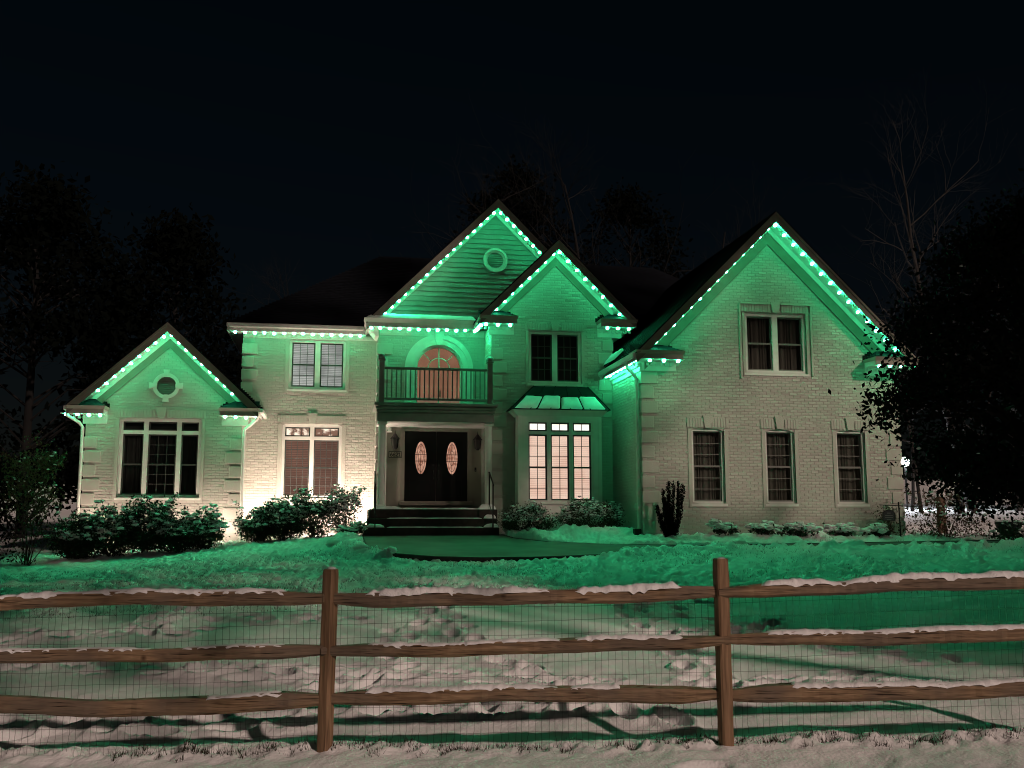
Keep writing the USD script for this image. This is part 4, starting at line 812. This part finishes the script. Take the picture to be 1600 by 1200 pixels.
# ------------------------------------------------------------------ foliage
def leaves(c, size, r, up=.3, aspect=.5, n3=None):
    """Bent leaf blades (two triangles pairs) centred at c (n, 3)."""
    n = len(c); d = r.normal(0, 1, (n, 3)); d[:, 2] += up; d /= np.linalg.norm(d, axis=1, keepdims=True)
    o = r.normal(0, 1, (n, 3)); w = np.cross(d, o); w /= np.linalg.norm(w, axis=1, keepdims=True) + 1e-9; nn = np.cross(d, w)
    s = (size * r.uniform(.6, 1.3, n))[:, None]
    v = np.stack([c - d * s * .5, c + w * s * aspect * .5 + nn * s * .08, c + d * s * .5, c - w * s * aspect * .5 + nn * s * .08], 1).reshape(-1, 3)
    f = (np.array([[0, 1, 2], [0, 2, 3]])[None] + (np.arange(n) * 4)[:, None, None]).reshape(-1, 3)
    return v, f
def clumps(centre, radii, n, k, r, spread=.16, hollow=.45):
    """n leaf positions gathered in k clumps through an ellipsoid shell."""
    d = r.normal(0, 1, (k, 3)); d /= np.linalg.norm(d, axis=1, keepdims=True); q = hollow + (1 - hollow) * r.random(k) ** .6
    cc = d * q[:, None] * radii + centre; i = r.integers(0, k, n)
    return cc[i] + r.normal(0, 1, (n, 3)) * spread, cc
def blobs(pts, sizes, r, sub=1):
    s_ = trimesh.creation.icosphere(sub, 1.0); v0, f0 = np.array(s_.vertices), np.array(s_.faces); mb = MB()
    for p_, s in zip(pts, sizes):
        v = v0 * (1 + r.normal(0, .16, (len(v0), 1))); mb.add(v * np.array([s * r.uniform(.8, 1.4), s * r.uniform(.8, 1.4), s * .5]) + p_, f0)
    return mb.m()
def stems(base, tips, r, r0=.012, wob=.06):
    mb = MB()
    for t in tips:
        b = np.array(base) + r.normal(0, .05, 3) * [1, 1, 0]; mid = b * .5 + np.array(t) * .5 + r.normal(0, wob, 3); mb.tube([b, mid, t], [r0, r0 * .7, r0 * .35], 5, False)
    return mb.m()
def shrub(name, label, centre, radii, n, leaf, size, seed, k=60, spread=.12, snow=40, ssize=.05, hollow=.45, group=None, cat='shrub', sprays=0, up=.3, aspect=.5, floor=True):
    r = np.random.default_rng(seed); centre = np.array(centre, float); radii = np.array(radii, float)
    t = thing(name, label, cat, (centre[0], centre[1], G(centre[0], centre[1])), group)
    p_, cc = clumps(centre, radii, n, k, r, spread, hollow)
    if sprays:
        extra = []
        for _ in range(sprays):
            a = r.uniform(0, 2 * np.pi); b = centre + radii * [math.cos(a) * .6, math.sin(a) * .6, .5]; e_ = b + [math.cos(a) * .3, math.sin(a) * .2, r.uniform(.2, .5)]
            u = r.random(45)[:, None]; extra.append(b + (e_ - b) * u + r.normal(0, .045, (45, 3)))
        p_ = np.vstack([p_] + extra)
    gz_ = G(centre[0], centre[1]); p_ = p_[p_[:, 2] > gz_ + .02] if floor else p_
    part(t, 'foliage', leaves(p_, size, r, up, aspect), leaf, kind='stuff')
    part(t, 'stem', stems((centre[0], centre[1], gz_ - .05), cc[r.choice(len(cc), min(16, len(cc)), False)], r), 'twig', kind='stuff')
    if snow:
        top_ = p_[p_[:, 2] > np.quantile(p_[:, 2], .45)]; s_ = top_[r.choice(len(top_), snow)] + [0, 0, size * .4]
        part(t, 'snow_clump', blobs(s_, ssize * r.uniform(.4, 1.25, snow), r), 'fresh_snow', kind='stuff')
    return t
# clipped boxwoods under the bay
shrub('boxwood', 'left of two rounded boxwoods dusted with snow under the bay', (4.86, 26.75, .02), (.74, .55, .42), 5200, 'box_leaf', .055, 1, 90, .07, 420, .032)
shrub('boxwood', 'larger right boxwood dusted with snow beside the right block wall', (6.62, 26.75, .04), (.92, .62, .50), 7500, 'box_leaf', .055, 2, 120, .075, 620, .034)
# hedge in front of the left wing
hx = [(-6.55, 27.95, .62, .52), (-5.75, 28.0, .72, .62), (-4.95, 28.0, .76, .66), (-4.15, 28.0, .68, .50), (-3.45, 28.05, .52, .46)]
hl = ['leftmost loose laurel bush of the hedge under the wing window, by the tall shrub', 'second laurel bush of the hedge under the wing window', 'tallest middle laurel bush under the wing window', 'fourth laurel bush of the hedge, right of the tallest one', 'small open laurel bush at the right end of the hedge, by the downspout']
for i, (x, y, rr, hh_) in enumerate(hx):
    g_ = G(x, y); shrub('laurel_bush', hl[i], (x, y, g_ + hh_ * .95), (rr, .55, hh_), 5200 if i < 4 else 2400, 'laurel_leaf', .085, 20 + i, 60, .11, 170, .07, .3, sprays=4, cat='bush')
sx = [(-2.15, 28.45, .50, .42), (-1.45, 28.3, .62, .55), (-.65, 28.35, .70, .62), (.12, 28.7, .50, .60)]
sl_ = ['leftmost low evergreen shrub under the reddish window', 'second evergreen shrub under the reddish window', 'broad tallest evergreen shrub under the reddish window', 'twiggy shrub beside the porch steps with the floodlit wall behind']
for i, (x, y, rr, hh_) in enumerate(sx):
    g_ = G(x, y); shrub('evergreen_shrub', sl_[i], (x, y, g_ + hh_ * .95), (rr, .5, hh_), 5200 if i < 3 else 1700, 'laurel_leaf', .07, 40 + i, 60, .09, 190, .058, .3, sprays=5, up=.9)
shrub('low_shrub', 'small snow covered mound of a shrub at the corner of the steps', (.35, 27.2, G(.35, 27.2) + .12), (.42, .35, .20), 1500, 'laurel_leaf', .06, 50, 40, .06, 110, .05)
# tall shrub left of the wing
t = shrub('tall_shrub', 'tall bare twiggy shrub with thin olive leaves left of the wing', (-7.55, 27.2, .55), (.75, .6, 1.55), 2400, 'olive_leaf', .085, 60, 70, .16, 20, .04, .2, sprays=10)
shrub('dark_evergreen', 'dark evergreen at the far left behind the tall shrub', (-9.2, 28.6, .6), (1.1, 1.0, 1.9), 5200, 'pine_leaf', .12, 61, 70, .20, 0)
# columnar yew by the right block
r = np.random.default_rng(70); t = thing('columnar_yew', 'dark upright yew with finger like branches by the right block corner', 'shrub', (8.1, 24.55, G(8.1, 24.55)))
cl, sm = [], MB()
for i in range(15):
    a = r.uniform(0, 2 * np.pi); h_ = r.uniform(.55, 1.5); e_ = np.array([8.1 + math.cos(a) * r.uniform(.10, .42), 24.55 + math.sin(a) * .2, -.46 + h_]); b = np.array([8.1 + math.cos(a) * .06, 24.55 + math.sin(a) * .05, -.46]); m_ = (b + e_) / 2 + [math.cos(a) * .10, 0, 0]
    q = np.linspace(0.06, 1, 420)[:, None]; c_ = (1 - q) ** 2 * b + 2 * q * (1 - q) * m_ + q * q * e_; cl.append(c_ + r.normal(0, .024, c_.shape)); sm.tube([b, m_, e_], [.014, .01, .004], 5, False)
part(t, 'foliage', leaves(np.vstack(cl), .075, r, 1.2, .4), 'holly_leaf', kind='stuff'); part(t, 'stem', sm.m(), 'twig', kind='stuff')
# low plants poking from the snow along the right block
lp = [(9.45, 24.55, .34, 'leftmost low plant poking from the snow under the right block windows'), (10.55, 24.6, .24, 'small low plant between the left and middle sash windows'), (11.45, 24.5, .42, 'widest snow heaped plant under the middle sash window'), (12.55, 24.6, .30, 'low plant in the snow between the middle and right sash windows'), (13.55, 24.55, .26, 'low plant in the snow beneath the hanging sign')]
for i, (x, y, s, lb) in enumerate(lp):
    g_ = G(x, y); shrub('low_plant', lb, (x, y, g_ + .10), (s * 1.35, .26, .10 * (1 + s)), 360, 'laurel_leaf', .10, 80 + i, 22, .06, 46, .105, .3, cat='plant', up=.8)
# twiggy shrub with dry leaves at the right corner
t = shrub('russet_shrub', 'twiggy shrub with dry russet leaves at the right corner of the house', (15.55, 24.6, .05), (1.15, .75, .62), 1700, 'dry_leaf', .085, 90, 70, .16, 40, .05, .2, sprays=8)
shrub('sparse_shrub', 'sparse pale shrub behind the hanging sign', (14.1, 24.9, -.05), (.55, .28, .50), 420, 'olive_leaf', .06, 91, 40, .10, 0, hollow=.2)
shrub('dark_shrub', 'dark low shrub in the snow at the far right', (16.9, 23.6, -.35), (.75, .5, .34), 1300, 'laurel_leaf', .09, 92, 40, .1, 30, .05)

# dry grass poking through the snow: along the fence line and all over the lawn
def blades(cx, cy, n, h, seed, spread):
    r = np.random.default_rng(seed); k = r.integers(0, len(cx), n); x, y = cx[k] + r.normal(0, spread, n), cy[k] + r.normal(0, spread, n)
    ok = ~shapely.contains_xy(PAD.buffer(.1), x, y); x, y = x[ok], y[ok]; n = len(x); z = _gi(np.stack([y, x], 1)); a = r.uniform(0, 2 * np.pi, n); hh_ = h * r.uniform(.4, 1.2, n); w = .005
    b = np.stack([x, y, z - .02], 1); d = np.stack([np.cos(a), np.sin(a), np.zeros(n)], 1); tip = b + np.stack([r.normal(0, .5, n) * hh_, r.normal(0, .5, n) * hh_, hh_ + .02], 1)
    return np.stack([b - d * w, b + d * w, tip], 1).reshape(-1, 3), np.arange(3 * n).reshape(-1, 3)
M['dry_grass'] = leafmat('dry_grass', (.035, .030, .016), (.10, .085, .05), .2)
r = np.random.default_rng(811); t_ = r.uniform(-1.6, 6.6, 260); q_ = np.array([fpt(a, r.normal(-.06, .07)) for a in t_])
top('dry_grass', blades(q_[:, 0], q_[:, 1], 2400, .045, 812, .03), 'dry_grass', 'dry grass poking from the snow along the foot of the fence', 'grass', 'stuff')
cx, cy = r.uniform(-9, 16, 9000), r.uniform(15.5, 24.3, 9000); keep = meshkit.fbm(np.stack([cx, cy, cx * 0], 1) * .7, 3, 5) > .46
top('lawn_grass', blades(cx[keep], cy[keep], 26000, .045, 813, .05), 'dry_grass', 'grass blades showing through the thin snow of the lawn', 'grass', 'stuff')

# ------------------------------------------------------------------ trees
def bare_tree(mb, b, d, l, r0, r, depth, n=6, droop=.0, spread=.55):
    pts, rad = [np.array(b, float)], [r0]; d = np.array(d, float); k = 5
    for i in range(k):
        d = d + r.normal(0, .10, 3) + [0, 0, .03 - droop]; d /= np.linalg.norm(d); pts.append(pts[-1] + d * l / k); rad.append(r0 * (1 - .62 * (i + 1) / k))
    mb.tube(pts, rad, max(3, n), False)
    if depth == 0: return
    m = int(r.integers(3, 6)) if depth > 1 else int(r.integers(2, 5))
    for j in range(m):
        q = r.uniform(.35, 1.0) if depth < 4 else r.uniform(.4, 1); i = min(int(q * k), k - 1); b2 = pts[i] + (pts[i + 1] - pts[i]) * (q * k - i if q < 1 else 1)
        a = r.normal(0, 1, 3); a -= a @ d * d; a /= np.linalg.norm(a); d2 = d * .75 + a * spread * r.uniform(.7, 1.4); d2 /= np.linalg.norm(d2)
        bare_tree(mb, b2, d2, l * r.uniform(.5, .75), rad[i] * r.uniform(.45, .7), r, depth - 1, n - 1, droop, spread)
def make_bare(name, label, x, y, h, r0, seed, m='bark', lean=(0, 0, 1), depth=4, group=None, tall=.55):
    r = np.random.default_rng(seed); z = float(T0(x, y)[0]) - .2; t = thing(name, label, 'tree', (x, y, z), group)
    mb = MB(); pts = [np.array([x, y, z])]; d = np.array(lean, float); d /= np.linalg.norm(d); rad = [r0 * 1.25]
    for i in range(10): d = d + r.normal(0, .035, 3); d[2] = abs(d[2]); d /= np.linalg.norm(d); pts.append(pts[-1] + d * h * .1); rad.append(r0 * (1 - .085 * (i + 1)))
    part(t, 'trunk', MB().tube(pts, rad, 10, False).m(), m, smooth=True)
    for j in range(13):
        q = r.uniform(3.5, 10); i = min(int(q), 9); b = pts[i] + (pts[i + 1] - pts[i]) * (q - i); a = r.uniform(0, 2 * np.pi)
        bare_tree(mb, b, [math.cos(a), math.sin(a), r.uniform(.35, 1.0)], h * r.uniform(.22, .40) * (1.2 - q * .06), rad[i] * .5, r, 3, 5)
    part(t, 'branches', mb.m(), m, kind='stuff')
    return t
tl = [('bare tree behind the ridge, left of the two above the bay gable', 9.5, 52, 17, .24, 1, 'bark'), ('bare tree behind the ridge just right of the siding gable peak', 14.5, 55, 19, .27, 2, 'bark'), ('bare tree showing between the bay gable and the tall right gable', 20.0, 56, 16, .22, 3, 'bark'),
      ('tall pale bare tree leaning left above the dark evergreen', 30.6, 46, 17.5, .22, 4, 'pale_bark'), ('slim bare tree just right of the pale leaning one', 34.5, 47, 15, .16, 5, 'bark'), ('bare tree at the upper right corner', 38.5, 47, 21, .22, 6, 'bark'),
      ('bare tree above the left roof edge of the house', -2.5, 58, 12, .2, 7, 'bark'), ('bare tree behind the left wing roof', -8.5, 50, 11, .2, 8, 'bark'), ('bare tree at the far left of the picture', -15, 46, 13, .22, 9, 'bark')]
for lb, x, y, h, r0, sd, m_ in tl: make_bare('bare_tree', lb, x, y, h, r0, sd, m_, (-.26, 0, 1) if m_ == 'pale_bark' else (0, 0, 1))
# slim saplings seen past the right corner, lit by the yard lamp
for i, (x, y, h, lx) in enumerate([(26.6, 44.0, 9, -.10), (27.6, 46.5, 10, .02), (28.5, 43.0, 9, .10), (29.5, 45.5, 11, -.05), (30.6, 47.0, 10, .04), (31.6, 44.0, 12, .0), (33.4, 46.0, 11, .05), (35.0, 44.5, 11, -.03)]):
    make_bare('slim_tree', ['leftmost slim pale trunk past the right corner, leaning left', 'second slim trunk past the right corner', 'third slim trunk past the right corner, leaning right', 'fourth slim trunk in the row past the right corner', 'fifth slim trunk in the row past the right corner', 'thickest slim trunk in the row past the right corner', 'slim trunk under the dark evergreen at right', 'rightmost slim trunk under the dark evergreen'][i], x, y, h, .09 if i != 5 else .17, 200 + i, 'pale_bark', (lx, 0, 1))
def evergreen(name, label, x, y, h, rad, n, seed, leaf='pine_leaf', size=.3, z0=1.5, trunk=.2, snow=0, k=90, ssize=.16, spread=.4, lim=None):
    r = np.random.default_rng(seed); z = float(T0(x, y)[0]); t = thing(name, label, 'tree', (x, y, z))
    part(t, 'trunk', MB().tube([(x, y, z - .2), (x + .05, y, z + h * .45), (x, y + .05, z + h * .9)], [trunk, trunk * .7, .04], 8, False).m(), 'bark', smooth=True)
    q = r.random(k); cz = z + z0 + (h - z0) * q; rr = rad * (np.sin(np.pi * np.clip(q * .86 + .14, 0, 1)) ** .7) * (.45 + .55 * r.random(k) ** .5); a = r.uniform(0, 2 * np.pi, k)
    cc = np.column_stack([x + np.cos(a) * rr, y + np.sin(a) * rr, cz]); i = r.integers(0, k, n); p_ = cc[i] + r.normal(0, 1, (n, 3)) * spread * [1, 1, .7]
    if lim: p_ = p_[lim(p_)]
    mb = MB()
    for c_ in cc: mb.tube([(x, y, c_[2] - rr.mean() * .5), (c_ + [x, y, c_[2]]) / 2, c_], [.05, .03, .012], 4, False)
    part(t, 'branches', mb.m(), 'bark', kind='stuff'); part(t, 'crown', leaves(p_, size, r, .1, .55), leaf, kind='stuff')
    if snow: s_ = p_[r.choice(len(p_), snow)]; part(t, 'snow_clump', blobs(s_, ssize * r.uniform(.3, 1.2, snow), r), 'fresh_snow', kind='stuff')
    return t
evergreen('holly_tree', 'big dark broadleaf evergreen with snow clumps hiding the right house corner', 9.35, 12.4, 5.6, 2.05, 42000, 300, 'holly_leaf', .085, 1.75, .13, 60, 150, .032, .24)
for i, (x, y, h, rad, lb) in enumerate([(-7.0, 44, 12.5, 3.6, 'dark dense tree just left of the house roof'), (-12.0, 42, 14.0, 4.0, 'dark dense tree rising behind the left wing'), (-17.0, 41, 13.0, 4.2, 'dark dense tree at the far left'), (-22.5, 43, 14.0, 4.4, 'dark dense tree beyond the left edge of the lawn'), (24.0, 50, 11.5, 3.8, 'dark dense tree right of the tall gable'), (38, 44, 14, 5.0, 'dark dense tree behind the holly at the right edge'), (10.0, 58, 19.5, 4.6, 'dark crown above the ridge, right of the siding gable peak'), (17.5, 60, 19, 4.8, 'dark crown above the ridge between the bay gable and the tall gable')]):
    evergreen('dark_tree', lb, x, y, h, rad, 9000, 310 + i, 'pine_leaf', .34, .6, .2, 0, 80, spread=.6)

# ------------------------------------------------------------------ small things on and around the house
def lantern(x, label):
    y = YE - .03; t = thing('wall_lantern', label, 'wall lantern', (x, y, 2.2), 'black wall lanterns beside the front door')
    part(t, 'back_plate', bevelbox(x - .05, x + .05, y, y + .028, 2.20, 2.42, .008), 'iron'); part(t, 'arm', MB().tube([(x, y, 2.36), (x, y - .08, 2.44), (x, y - .15, 2.40)], .012, 6).m(), 'iron')
    yc = y - .15; th = np.arange(6) * np.pi / 3
    ringq = lambda rr, z: [(x + rr * math.cos(a), yc + rr * math.sin(a), z) for a in th]
    part(t, 'glass', hull(ringq(.075, 2.10) + ringq(.105, 2.34)), 'clear_lamp'); part(t, 'roof', hull(ringq(.135, 2.345) + ringq(.13, 2.365) + ringq(.03, 2.50)), 'iron')
    part(t, 'finial', MB().tube([(x, yc, 2.50), (x, yc, 2.53), (x, yc, 2.60)], [.02, .012, .003], 8).m(), 'iron'); part(t, 'base', hull(ringq(.08, 2.10) + ringq(.035, 2.05)), 'iron')
    for a in th: part(t, 'bar', MB().tube([(x + .078 * math.cos(a), yc + .078 * math.sin(a), 2.10), (x + .108 * math.cos(a), yc + .108 * math.sin(a), 2.345)], .006, 4).m(), 'iron')
lantern(1.53, 'black lantern left of the front door, above the house number'); lantern(3.92, 'black lantern right of the front door')
t = thing('house_number', 'small cream plaque with the number 6621 under the left lantern', 'sign', (1.55, YE - .01, 1.84))
part(t, 'plaque', bevelbox(1.37, 1.73, YE - .022, YE - .002, 1.83, 1.995, .006), 'plaque'); part(t, 'border', ext(rect(1.36, 1.74, 1.82, 2.005).difference(rect(1.378, 1.722, 1.838, 1.987)), YE - .030, YE - .021), 'iron')
x_ = 1.40
for ch in '6621':
    dm = meshkit.text_mesh(ch, .11, .004, True); v = np.array(dm.vertices); w_ = v[:, 0].max(); part(t, 'digit', (np.stack([v[:, 0] - v[:, 0].min() + x_, YE - .0225 - v[:, 2], v[:, 1] + 1.858], 1), np.array(dm.faces)), 'iron'); x_ += .079
t = thing('security_light', 'small white security light under the balcony at the top left of the door', 'lamp', (1.36, YE - .05, 2.66))
part(t, 'base', bevelbox(1.31, 1.43, YE - .10, YE - .052, 2.62, 2.70, .01), 'white'); part(t, 'head', hull([(1.29, YE - .16, 2.55), (1.45, YE - .16, 2.55), (1.29, YE - .06, 2.55), (1.45, YE - .06, 2.55), (1.35, YE - .12, 2.63), (1.39, YE - .12, 2.63)]), 'white')
t = thing('doorbell', 'small dark doorbell right of the front door', 'doorbell', (3.88, YE - .01, 1.5)); part(t, 'case', bevelbox(3.855, 3.905, YE - .025, YE - .002, 1.44, 1.56, .006), 'iron'); part(t, 'button', MB().tube([(3.88, YE - .025, 1.48), (3.88, YE - .034, 1.48)], .012, 10).m(), 'grey')
for x, lb in ((.92, 'black iron handrail on the left of the steps'), (4.02, 'black iron handrail on the right of the steps')):
    t = thing('handrail', lb, 'handrail', (x, 27.3, -.2))
    part(t, 'post', box(x - .018, x + .018, 27.05, 27.086, -.15, .98), 'iron'); part(t, 'post', box(x - .018, x + .018, 27.74, 27.776, .33, 1.30), 'iron'); part(t, 'top_rail', MB().tube([(x, 27.0, .96), (x, 27.08, 1.00), (x, 27.76, 1.33), (x, 27.85, 1.33)], .022, 6).m(), 'iron')
    part(t, 'lower_rail', MB().tube([(x, 27.06, .10), (x, 27.75, .48)], .012, 6).m(), 'iron')
# hanging sign on its bracket
sgx, sgy = 13.84, 24.42; g_ = G(14.13, sgy)
t = thing('hanging_sign', 'small dark arched plaque hanging from a thin iron bracket post', 'sign', (14.13, sgy, g_))
part(t, 'post', MB().tube([(14.15, sgy, g_ - .1), (14.13, sgy, .50)], .017, 6).m(), 'iron'); part(t, 'crossbar', MB().tube([(13.60, sgy, .425), (14.75, sgy, .375)], .012, 6).m(), 'iron')
arc = rect(sgx - .17, sgx + .17, .02, .20).union(disc(sgx, .20, .17, .10)); part(t, 'plaque', ext(arc, sgy - .012, sgy + .012), 'sign'); part(t, 'rim', ext(arc.difference(arc.buffer(-.016)), sgy - .018, sgy - .0125), 'iron')
for k, (zz_, w_) in enumerate(((.215, .10), (.155, .21), (.10, .22), (.055, .12))):
    part(t, 'faded_line', ext(rect(sgx - w_ / 2, sgx + w_ / 2, zz_ - .008, zz_ + .008), sgy - .016, sgy - .0125), 'grey')
for u in (-.12, .12): part(t, 'hook', MB().tube([(sgx + u, sgy, .25), (sgx + u, sgy, .415)], .005, 5).m(), 'iron')
# snow on bay roof, pent roof and steps
def snow_sheet(name, label, P, th, seed, nu=40, nv=14, edge=.25):
    """Lumpy snow layer over the quad P (lower-left, lower-right, upper-right, upper-left)."""
    r = np.random.default_rng(seed); P = np.array(P, float); u, v = np.meshgrid(np.linspace(0, 1, nu), np.linspace(0, 1, nv), indexing='ij'); u, v = u.ravel()[:, None], v.ravel()[:, None]
    q = P[0] * (1 - u) * (1 - v) + P[1] * u * (1 - v) + P[2] * u * v + P[3] * (1 - u) * v
    b = np.minimum(np.minimum(u, 1 - u) * nu / 3, np.minimum(v, 1 - v) * nv / 2.5).clip(0, 1) ** .5
    h_ = (th * (.45 + 1.1 * meshkit.fbm(q * 3.1, 3, seed)[:, None])) * b - .015 * (1 - b)
    q = q + h_ * [0, 0, 1] + (meshkit.noise(q * 5, seed + 1)[:, None] - .5) * [0, .0, .0]
    i, j = np.meshgrid(np.arange(nu - 1), np.arange(nv - 1), indexing='ij'); A = (i * nv + j).ravel()
    top(name, (q, np.vstack([np.stack([A, A + nv, A + nv + 1], 1), np.stack([A, A + nv + 1, A + 1], 1)])), 'fresh_snow', label, 'snow', 'stuff', smooth=True)
lo_, hi_ = np.array([4.55, by - .2, 3.075]), np.array([5.34, YG - .1, 3.805]); lo2, hi2 = np.array([7.39, by - .2, 3.075]), np.array([6.91, YG - .1, 3.805]); k_ = .54
for k in range(4):
    a, b = .03 + .235 * k + .006, .03 + .235 * (k + 1) - .006; kk = k_ + .03 * math.sin(k * 2.2)
    Pq = lambda u, v: (lo_ + (lo2 - lo_) * u) * (1 - v) + (hi_ + (hi2 - hi_) * u) * v
    snow_sheet('roof_snow', ['left', 'second', 'third', 'right'][k] + ' slab of snow sliding down the bay window roof', [Pq(a, .03), Pq(b, .03), Pq(b, kk), Pq(a, kk)], .06, 500 + k, 16, 14)
snow_sheet('roof_snow', 'strip of snow on the eave above the balcony', [(.62, 29.11, 5.81), (3.84, 29.11, 5.81), (3.84, YE + .04, 5.99), (.95, YE + .04, 5.99)], .07, 510, 60, 12)
snow_sheet('roof_snow', 'snow in the valley between the two right gables', [(7.38, 27.0, 4.44), (7.66, 27.0, 4.72), (7.66, 28.25, 4.74), (7.38, 28.25, 4.46)], .08, 511, 14, 20)
snow_sheet('step_snow', 'snow along the back of the porch floor at left', [(.86, 27.64, .335), (1.7, 27.64, .335), (1.5, 28.3, .335), (.86, 28.3, .335)], .07, 520, 20, 14); snow_sheet('step_snow', 'thin line of snow across the porch floor', [(1.6, 27.66, .332), (4.18, 27.66, .332), (4.18, 27.95, .332), (1.6, 27.95, .332)], .03, 521, 50, 8)
snow_sheet('step_snow', 'snow at the right end of the porch floor', [(3.7, 27.64, .335), (4.2, 27.64, .335), (4.2, 28.2, .335), (3.75, 28.2, .335)], .10, 522, 14, 14); snow_sheet('step_snow', 'snow on the right end of the lowest step', [(3.75, 27.07, -.148), (4.2, 27.07, -.148), (4.2, 27.33, -.148), (3.9, 27.33, -.148)], .10, 523, 14, 10)
snow_sheet('step_snow', 'snow on the left end of the lowest step', [(.70, 27.07, -.148), (1.2, 27.07, -.148), (1.0, 27.33, -.148), (.70, 27.33, -.148)], .09, 524, 14, 10); snow_sheet('step_snow', 'snow on the right end of the middle step', [(3.8, 27.36, .088), (4.16, 27.36, .088), (4.16, 27.6, .088), (3.9, 27.6, .088)], .09, 525, 14, 10)
snow_sheet('step_snow', 'thin frost line along the edge of the middle step', [(1.2, 27.345, .086), (3.8, 27.345, .086), (3.8, 27.40, .086), (1.2, 27.40, .086)], .018, 526, 60, 6); snow_sheet('step_snow', 'thin frost line along the edge of the lowest step', [(1.2, 27.065, -.149), (3.8, 27.065, -.149), (3.8, 27.12, -.149), (1.2, 27.12, -.149)], .018, 527, 60, 6)
# lumps of thrown snow beside the walk
r = np.random.default_rng(600); s_ = trimesh.creation.icosphere(3, 1.0); v0, f0 = np.array(s_.vertices), np.array(s_.faces); mb = MB()
for _ in range(70):
    q = PAD.exterior.interpolate(r.uniform(0, PAD.exterior.length)); x, y = q.x + r.normal(0, .25), q.y + r.normal(0, .12)
    if y > 26.5 or PAD.buffer(.05).contains(sg.Point(x, y)) or (x > 5 and y > 23.2): continue
    s = r.uniform(.05, .17); v = v0 * (1 + .5 * (meshkit.fbm(v0 * 1.6 + r.uniform(0, 50, 3), 3, 5)[:, None] - .5)); mb.add(v * [s * 1.3, s, s * .8] + [x, y, G(x, y) + s * .25], f0)
top('snow_lumps', mb.m(), 'snow', 'lumps of shovelled snow along the cleared walk', None, 'stuff', smooth=True)
# far right: yard lamp, pillar, planter
lx_, ly_ = 28.25, 48.0; g_ = float(T0(lx_, ly_)[0]); t = thing('yard_lamp', 'lit white globe lamp on a post past the right corner of the house', 'lamp', (lx_, ly_, g_))
part(t, 'post', MB().tube([(lx_, ly_, g_ - .1), (lx_, ly_, g_ + 2.2)], .05, 8).m(), 'iron'); s_ = trimesh.creation.icosphere(2, .20); part(t, 'globe', (np.array(s_.vertices) * [1, 1, 1.25] + [lx_, ly_, g_ + 2.45], np.array(s_.faces)), 'lamp_globe', smooth=True)
px_, py_ = 17.05, 27.2; g_ = G(px_, py_); t = thing('gate_pillar', 'short brown pillar capped with snow past the right corner', 'pillar', (px_, py_, g_)); part(t, 'shaft', bevelbox(px_ - .09, px_ + .09, py_ - .09, py_ + .09, g_ - .1, .70, .01), 'brown_post'); s_ = trimesh.creation.icosphere(2, .14); v = np.array(s_.vertices); v[:, 2] = np.maximum(v[:, 2], -.01); part(t, 'snow_cap', (v + [px_, py_, .71], np.array(s_.faces)), 'fresh_snow', smooth=True)
gx_, gy_ = 17.75, 25.2; g_ = G(gx_, gy_); t = thing('planter', 'dark round planter pot at the far right', 'planter', (gx_, gy_, g_)); part(t, 'bowl', MB().tube([(gx_, gy_, g_), (gx_, gy_, g_ + .05), (gx_, gy_, g_ + .28), (gx_, gy_, g_ + .38), (gx_, gy_, g_ + .40)], [.18, .22, .32, .34, .36], 20).m(), 'pot', smooth=40); part(t, 'soil_snow', MB().tube([(gx_, gy_, g_ + .41), (gx_, gy_, g_ + .44)], [.30, .2], 14).m(), 'fresh_snow')

# tall street trees out of the picture, to the right of and behind the camera: their crowns keep the street light off the lawn and the left of the house
def shade_tree(label, x, y, z0, z1, rad, n, seed, foot=0.0, leaf=.42):
    r = np.random.default_rng(seed); z = float(T0(x + foot, y)[0]); t = thing('street_tree', label, 'tree', (x + foot, y, z))
    part(t, 'trunk', MB().tube([(x + foot, y, z - .2), (x + foot, y, z0 * .6), (x + foot * .75, y, z0 + .8), (x, y, z1 * .85)], [.34, .30, .2, .06], 10, False).m(), 'bark', smooth=True)
    c_ = np.array([x, y, (z0 + z1) / 2]); p_, cc = clumps(c_, np.array([rad, rad * .8, (z1 - z0) / 2]), n, 160, r, rad * .12, .12)
    part(t, 'crown', leaves(p_, leaf, r, .1, .7), 'pine_leaf', kind='stuff')
shade_tree('tall street tree standing behind the camera, beside the lane', 7.2, -2.0, 5.8, 20.5, 5.4, 6800, 701, 6.0)
shade_tree('taller street tree standing to the right, farther along the lane', 15.0, -1.5, 6.5, 26.5, 5.7, 9800, 702, 4.0)
shade_tree('broad street tree standing far to the right along the lane', 21.5, -1.0, 4.8, 15.6, 5.2, 8000, 703)
shade_tree('last street tree along the lane, farthest to the right', 28.5, -1.0, 5.0, 14.4, 4.8, 7000, 704)
shade_tree('tall narrow pine across the lane with a high crown', 22.6, -1.2, 16.4, 30.0, 2.9, 3600, 705, -1.6)
shade_tree('tall pine across the lane with a high broad crown', 27.6, -1.2, 19.0, 31.0, 4.4, 4200, 706, 5.5)
shade_tree('low spreading tree beside the lane, right of the camera', 17.2, -1.0, 3.6, 9.0, 4.0, 5000, 707, 2.0)
